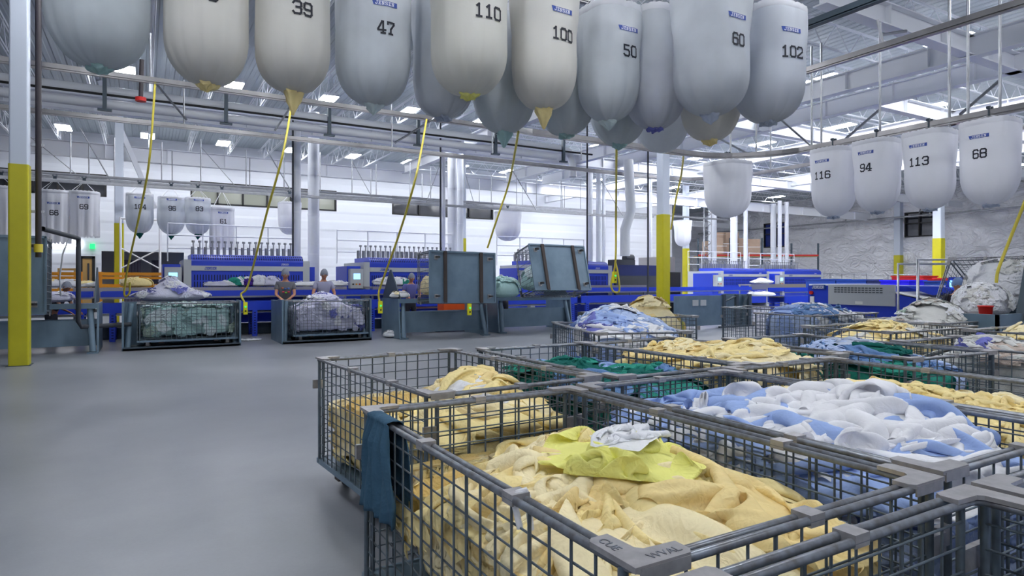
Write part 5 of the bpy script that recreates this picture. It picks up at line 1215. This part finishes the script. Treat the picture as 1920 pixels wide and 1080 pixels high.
hose([hA(1282), P(1277, 330, 18.5), P(1268, 370, 19), P(1258, 430, 19.5)], 'yellow hose beside the centre column')
hose([P(1925, 370, 10.3), P(1895, 445, 10.5), P(1872, 505, 10.6), P(1868, 530, 10.6)], 'yellow hose hanging at the right edge')
for (px, py, Z, l) in ((460, 578, 16.5, 'yellow pendant control on the slate frame between the carts'), (713, 576, 16.6, 'yellow pendant control hanging left of the left tipped cage'), (1152, 520, 17.5, 'yellow pendant control in the looped hose'), (880, 580, 17.6, 'yellow control box under the left tipped cage')):
    p = P(px, py, Z); e = empty('pendant_control', p, 0, l, 'controller')
    MB().box(-.05, .05, -.04, .04, -.16, .16).build('housing', 'yellow_plastic', e)
    for z in (-.07, .04): MB().tube((0, -.04, z), (0, -.06, z), .022, 8).build('button', 'exit_green' if z > 0 else 'black', e)
ob_ = MB().box(-.45, .45, -.25, .25, 0, .55).build('tote_bin', 'orange_bin'); ob_.location = (onY(850, 590, 18.9).x, 18.9, .5); tag(ob_, 'orange tote seen through the slot of the left tipping frame', 'bin')
tag(MB().box(onY(850, 590, 18.9).x-.7, onY(850, 590, 18.9).x+.7, 18.55, 19.25, .44, .5).box(onY(850, 590, 18.9).x-.7, onY(850, 590, 18.9).x-.62, 18.6, 19.2, 0, .44).box(onY(850, 590, 18.9).x+.62, onY(850, 590, 18.9).x+.7, 18.6, 19.2, 0, .44).build('low_shelf', 'slate_dark'), 'dark low shelf carrying the orange tote behind the left tipping frame', 'shelf')
tag(MB().box(-1.0, 12, 20.95, 21.27, 0, .32).build('work_platform', 'slate_dark'), 'low dark platform along the feeding tables where the workers stand', 'platform')
# ------------------------------------------------------------------ people
def skin_obj(name, joints, edges, m, parent, levels=1, root=0):
    me = bpy.data.meshes.new(name); me.from_pydata([j[0] for j in joints], edges, []); o = bpy.data.objects.new(name, me); C.objects.link(o); o.parent = parent
    me.materials.append(M[m]); o.modifiers.new('skin', 'SKIN'); sk = me.skin_vertices[0].data
    for i, j in enumerate(joints):
        r = j[1]; sk[i].radius = (r, r) if not isinstance(r, tuple) else r
        sk[i].use_root = (i == root)
    o.modifiers['skin'].use_smooth_shade = True
    s = o.modifiers.new('sub', 'SUBSURF'); s.levels = levels; s.render_levels = levels
    return o
def person(x, y, z, yaw, h, shirt, skin, net, label, hands, lean=0.0, head_yaw=0.0, prints=False, head_down=.04):
    """standing worker facing local -Y; hands = ((lx,ly,lz),(rx,ry,rz)) in metres for a 1.7 m body"""
    e = empty('person', (x, y, z), yaw, label, 'person'); e.scale = (h/1.7,)*3
    L = lean
    J = [((0, 0, .93), (.15, .11)), ((0, -.01-L*.3, 1.12), (.135, .10)), ((0, -L*.7, 1.32), (.165, .11)), ((0, -.01-L, 1.43), (.085, .075)), ((0, -.02-L, 1.51), (.052, .055)), ((0, -.03-L-head_down, 1.56), (.06, .07))]
    E = [(0, 1), (1, 2), (2, 3), (3, 4), (4, 5)]
    idx = {}
    for s, hand in ((-1, hands[0]), (1, hands[1])):
        b = len(J); sh = Vector((s*.19, -L*.85, 1.38)); hd = Vector(hand); el = sh.lerp(hd, .5) + Vector((s*.07, .04, -.10))
        J += [(tuple(sh), .058), (tuple(el), .042), (tuple(hd), (.024, .03))]
        E += [(2, b), (b, b+1), (b+1, b+2)]
        d = (hd - el).normalized(); side = Vector((0, 0, 1)).cross(d).normalized() if abs(d.z) < .9 else Vector((1, 0, 0)); dn = Vector((0, 0, -1))
        pm = hd + d*.055; J.append((tuple(pm), (.038, .018))); E.append((b+2, b+3)); pb = b+3
        for k, (o_, ln) in enumerate(((-.032, .065), (-.011, .078), (.011, .072), (.032, .055))):
            c = len(J); r0 = pm + d*.035 + side*o_; J += [(tuple(r0), .0095), (tuple(r0 + d*ln*.5 + dn*.008), .0085), (tuple(r0 + d*ln*.85 + dn*.035), .007)]
            E += [(pb, c), (c, c+1), (c+1, c+2)]
        c = len(J); t0 = pm - d*.02 - side*s*.035; J += [(tuple(t0), .011), (tuple(t0 + d*.04 - side*s*.012 + dn*.01), .009)]; E += [(pb, c), (c, c+1)]
    for s in (-1, 1):
        b = len(J); J += [((s*.10, 0, .86), .085), ((s*.11, -.02, .48), .055), ((s*.11, .02, .09), .04), ((s*.12, -.14, .04), (.04, .03))]; E += [(0, b), (b, b+1), (b+1, b+2), (b+2, b+3)]
    skin_obj('body', J, E, skin, e)
    # head with face
    hy = Vector((0, -.035-L-head_down, 1.62)); mb = MB(); n, m_ = 20, 16; vs = []
    for i in range(m_+1):
        ph = PI*i/m_
        for k in range(n):
            th = 2*PI*k/n; cx_, cy_, cz = math.sin(ph)*math.cos(th), math.sin(ph)*math.sin(th), math.cos(ph)
            jaw = 1 - .28*max(0, -cz)**1.2; X_ = .076*cx_*jaw; Y_ = .096*cy_*(1 - .12*max(0, -cz)); Z_ = .122*cz
            if cy_ < -.5:
                if abs(cx_) < .28 and -.35 < cz < .18: Y_ -= .018*(1-abs(cx_)/.28)*(1 - abs(cz+.1)/.3 if abs(cz+.1) < .3 else 0)     # nose
                if .05 < cz < .3 and .2 < abs(cx_) < .6: Y_ += .008                     # eye sockets
                if -.62 < cz < -.5 and abs(cx_) < .4: Y_ -= .006                        # lips
            vs.append((X_, Y_, Z_))
    fs = [(i*n+k, i*n+(k+1) % n, (i+1)*n+(k+1) % n, (i+1)*n+k) for i in range(m_) for k in range(n)]; mb.add(vs, fs, True)
    hd_ = mb.build('head', skin, e); hd_.location = hy; hd_.scale = (1.1, 1.1, 1.1); hd_.rotation_euler = (math.radians(18), 0, head_yaw)
    for s in (-1, 1):
        MB().lathe([(.0, -.010), (.009, -.004), (.010, .004), (.0, .010)], (s*.03, -.083, .015), 8).build('eye', 'white_paint', hd_)
        MB().lathe([(.001, -.003), (.005, 0), (.001, .003)], (s*.03, -.0925, .015), 8).build('iris', 'hair', hd_)
        MB().lathe([(.002, -.03), (.014, -.02), (.018, .01), (.010, .03), (.001, .032)], (s*.078, .005, -.005), 8).build('ear', skin, hd_)
        MB().box(s*.03-.016, s*.03+.016, -.093, -.086, .036, .042).build('eyebrow', 'hair', hd_)
    MB().prism([(-.024, -.063), (0, -.058), (.024, -.063), (0, -.071)], 'y', -.093, -.087).build('mouth', 'print_red', hd_)
    def cap(name, m, r0, zmin):
        mb = MB(); vs = []
        for i in range(9):
            ph = PI*.60*i/8
            for k in range(24):
                th = 2*PI*k/24; front = max(0, -math.sin(th)); pp = ph*(1 - .30*front)
                rr = r0*(1 + .03*math.sin(th*9)); vs.append((.082*rr*math.sin(pp)*math.cos(th), .104*rr*math.sin(pp)*math.sin(th) + .004, .130*rr*math.cos(pp)))
        mb.add(vs, [(i*24+k, i*24+(k+1) % 24, (i+1)*24+(k+1) % 24, (i+1)*24+k) for i in range(8) for k in range(24)], True); return mb.build(name, m, hd_)
    cap('hair', 'hair', 1.0, 0); cap('hairnet', net, 1.10, 0)
    # shirt and trousers
    Js = [((0, 0, .90), (.175, .135)), ((0, -.01-L*.3, 1.12), (.16, .125)), ((0, -L*.7, 1.32), (.185, .13)), ((0, -.01-L, 1.42), (.10, .085))]
    Es = [(0, 1), (1, 2), (2, 3)]
    for s, hand in ((-1, hands[0]), (1, hands[1])):
        sh = Vector((s*.19, -L*.85, 1.38)); hdv = Vector(hand); el = sh.lerp(hdv, .5) + Vector((s*.07, .04, -.10)); b = len(Js)
        Js += [(tuple(sh), .078), (tuple(sh.lerp(el, .62)), .068)]; Es += [(2, b), (b, b+1)]
    sh_ = skin_obj('shirt', Js, Es, shirt, e)
    if prints:
        for k, (px_, pz_, m) in enumerate(((-.07, 1.27, 'print_orange'), (.0, 1.25, 'print_blue'), (.075, 1.26, 'print_blue'), (-.05, 1.17, 'print_red'), (.02, 1.15, 'print_green'), (.08, 1.17, 'print_red'))):
            MB().lathe([(.001, 0), (.026, .003), (.03, .02), (.026, .036), (.001, .04)], (px_, -.150, pz_-.02), 8).build('shirt_print', m, sh_)
    Jt = [((0, 0, .95), (.165, .125)), ((0, 0, .86), (.17, .13))]; Et = [(0, 1)]
    for s in (-1, 1): b = len(Jt); Jt += [((s*.10, 0, .78), .10), ((s*.11, -.02, .48), .075), ((s*.11, .02, .11), .062)]; Et += [(1, b), (b, b+1), (b+1, b+2)]
    skin_obj('trousers', Jt, Et, 'trousers', e)
    for s in (-1, 1): MB().prism([(-.045, .14), (.045, .14), (.05, -.02), (.035, -.13), (-.035, -.13), (-.05, -.02)], 'z', 0, .08).build('shoe', 'black', e).location = (s*.115, -.04, 0)
    return e
def face_cam(x, y): return math.atan2(x, y)*-1
pa = P(535, 555, 18.3); person(pa.x, pa.y, 0, face_cam(pa.x, pa.y), 1.9, 'shirt_grey', 'skin', 'hairnet', 'person in a grey T-shirt with a colourful print and hairnet, standing between the carts', ((-.12, -.30, 1.02), (.12, -.30, 1.02)), .02, prints=True)
pb_ = P(606, 555, 18.9); person(pb_.x, pb_.y, 0, face_cam(pb_.x, pb_.y)+.2, 1.9, 'shirt_lilac', 'skin', 'hairnet', 'person in a pale shirt and grey hair cover behind the white and violet cart', ((-.25, -.28, 1.05), (.22, -.28, 1.05)), .05)
pc_ = P(791, 555, 20.6); person(pc_.x-.35, 19.4, 0, face_cam(pc_.x, pc_.y)+.3, 1.8, 'shirt_blue', 'skin', 'hairnet', 'person in a blue shirt and hairnet seen left of the left tipped cage', ((-.2, -.3, 1.08), (.2, -.3, 1.08)), .05)
pd_ = P(944, 560, 21.0); person(pd_.x, pd_.y, .1, face_cam(pd_.x, pd_.y)-.5, 1.66, 'shirt_lilac', 'skin_dark', 'hairnet', 'person in a lilac top half hidden between the two tipped cages', ((-.2, -.3, 1.05), (.2, -.3, 1.05)), .08)
pe_ = P(1795, 560, 12.2); person(pe_.x, pe_.y, 0, math.radians(-62), 1.63, 'shirt_black', 'skin', 'hairnet_blue', 'person in a black T-shirt and blue hairnet at right, turned sideways', ((-.15, -.38, 1.06), (.12, -.42, 1.04)), .05)
pf_ = P(93, 560, 15.6); person(pf_.x, pf_.y+.3, 0, math.radians(60), 1.55, 'shirt_black', 'skin_dark', 'hairnet', 'person in black bending down behind the frame at far left', ((-.2, -.62, .95), (.2, -.62, .95)), .35)
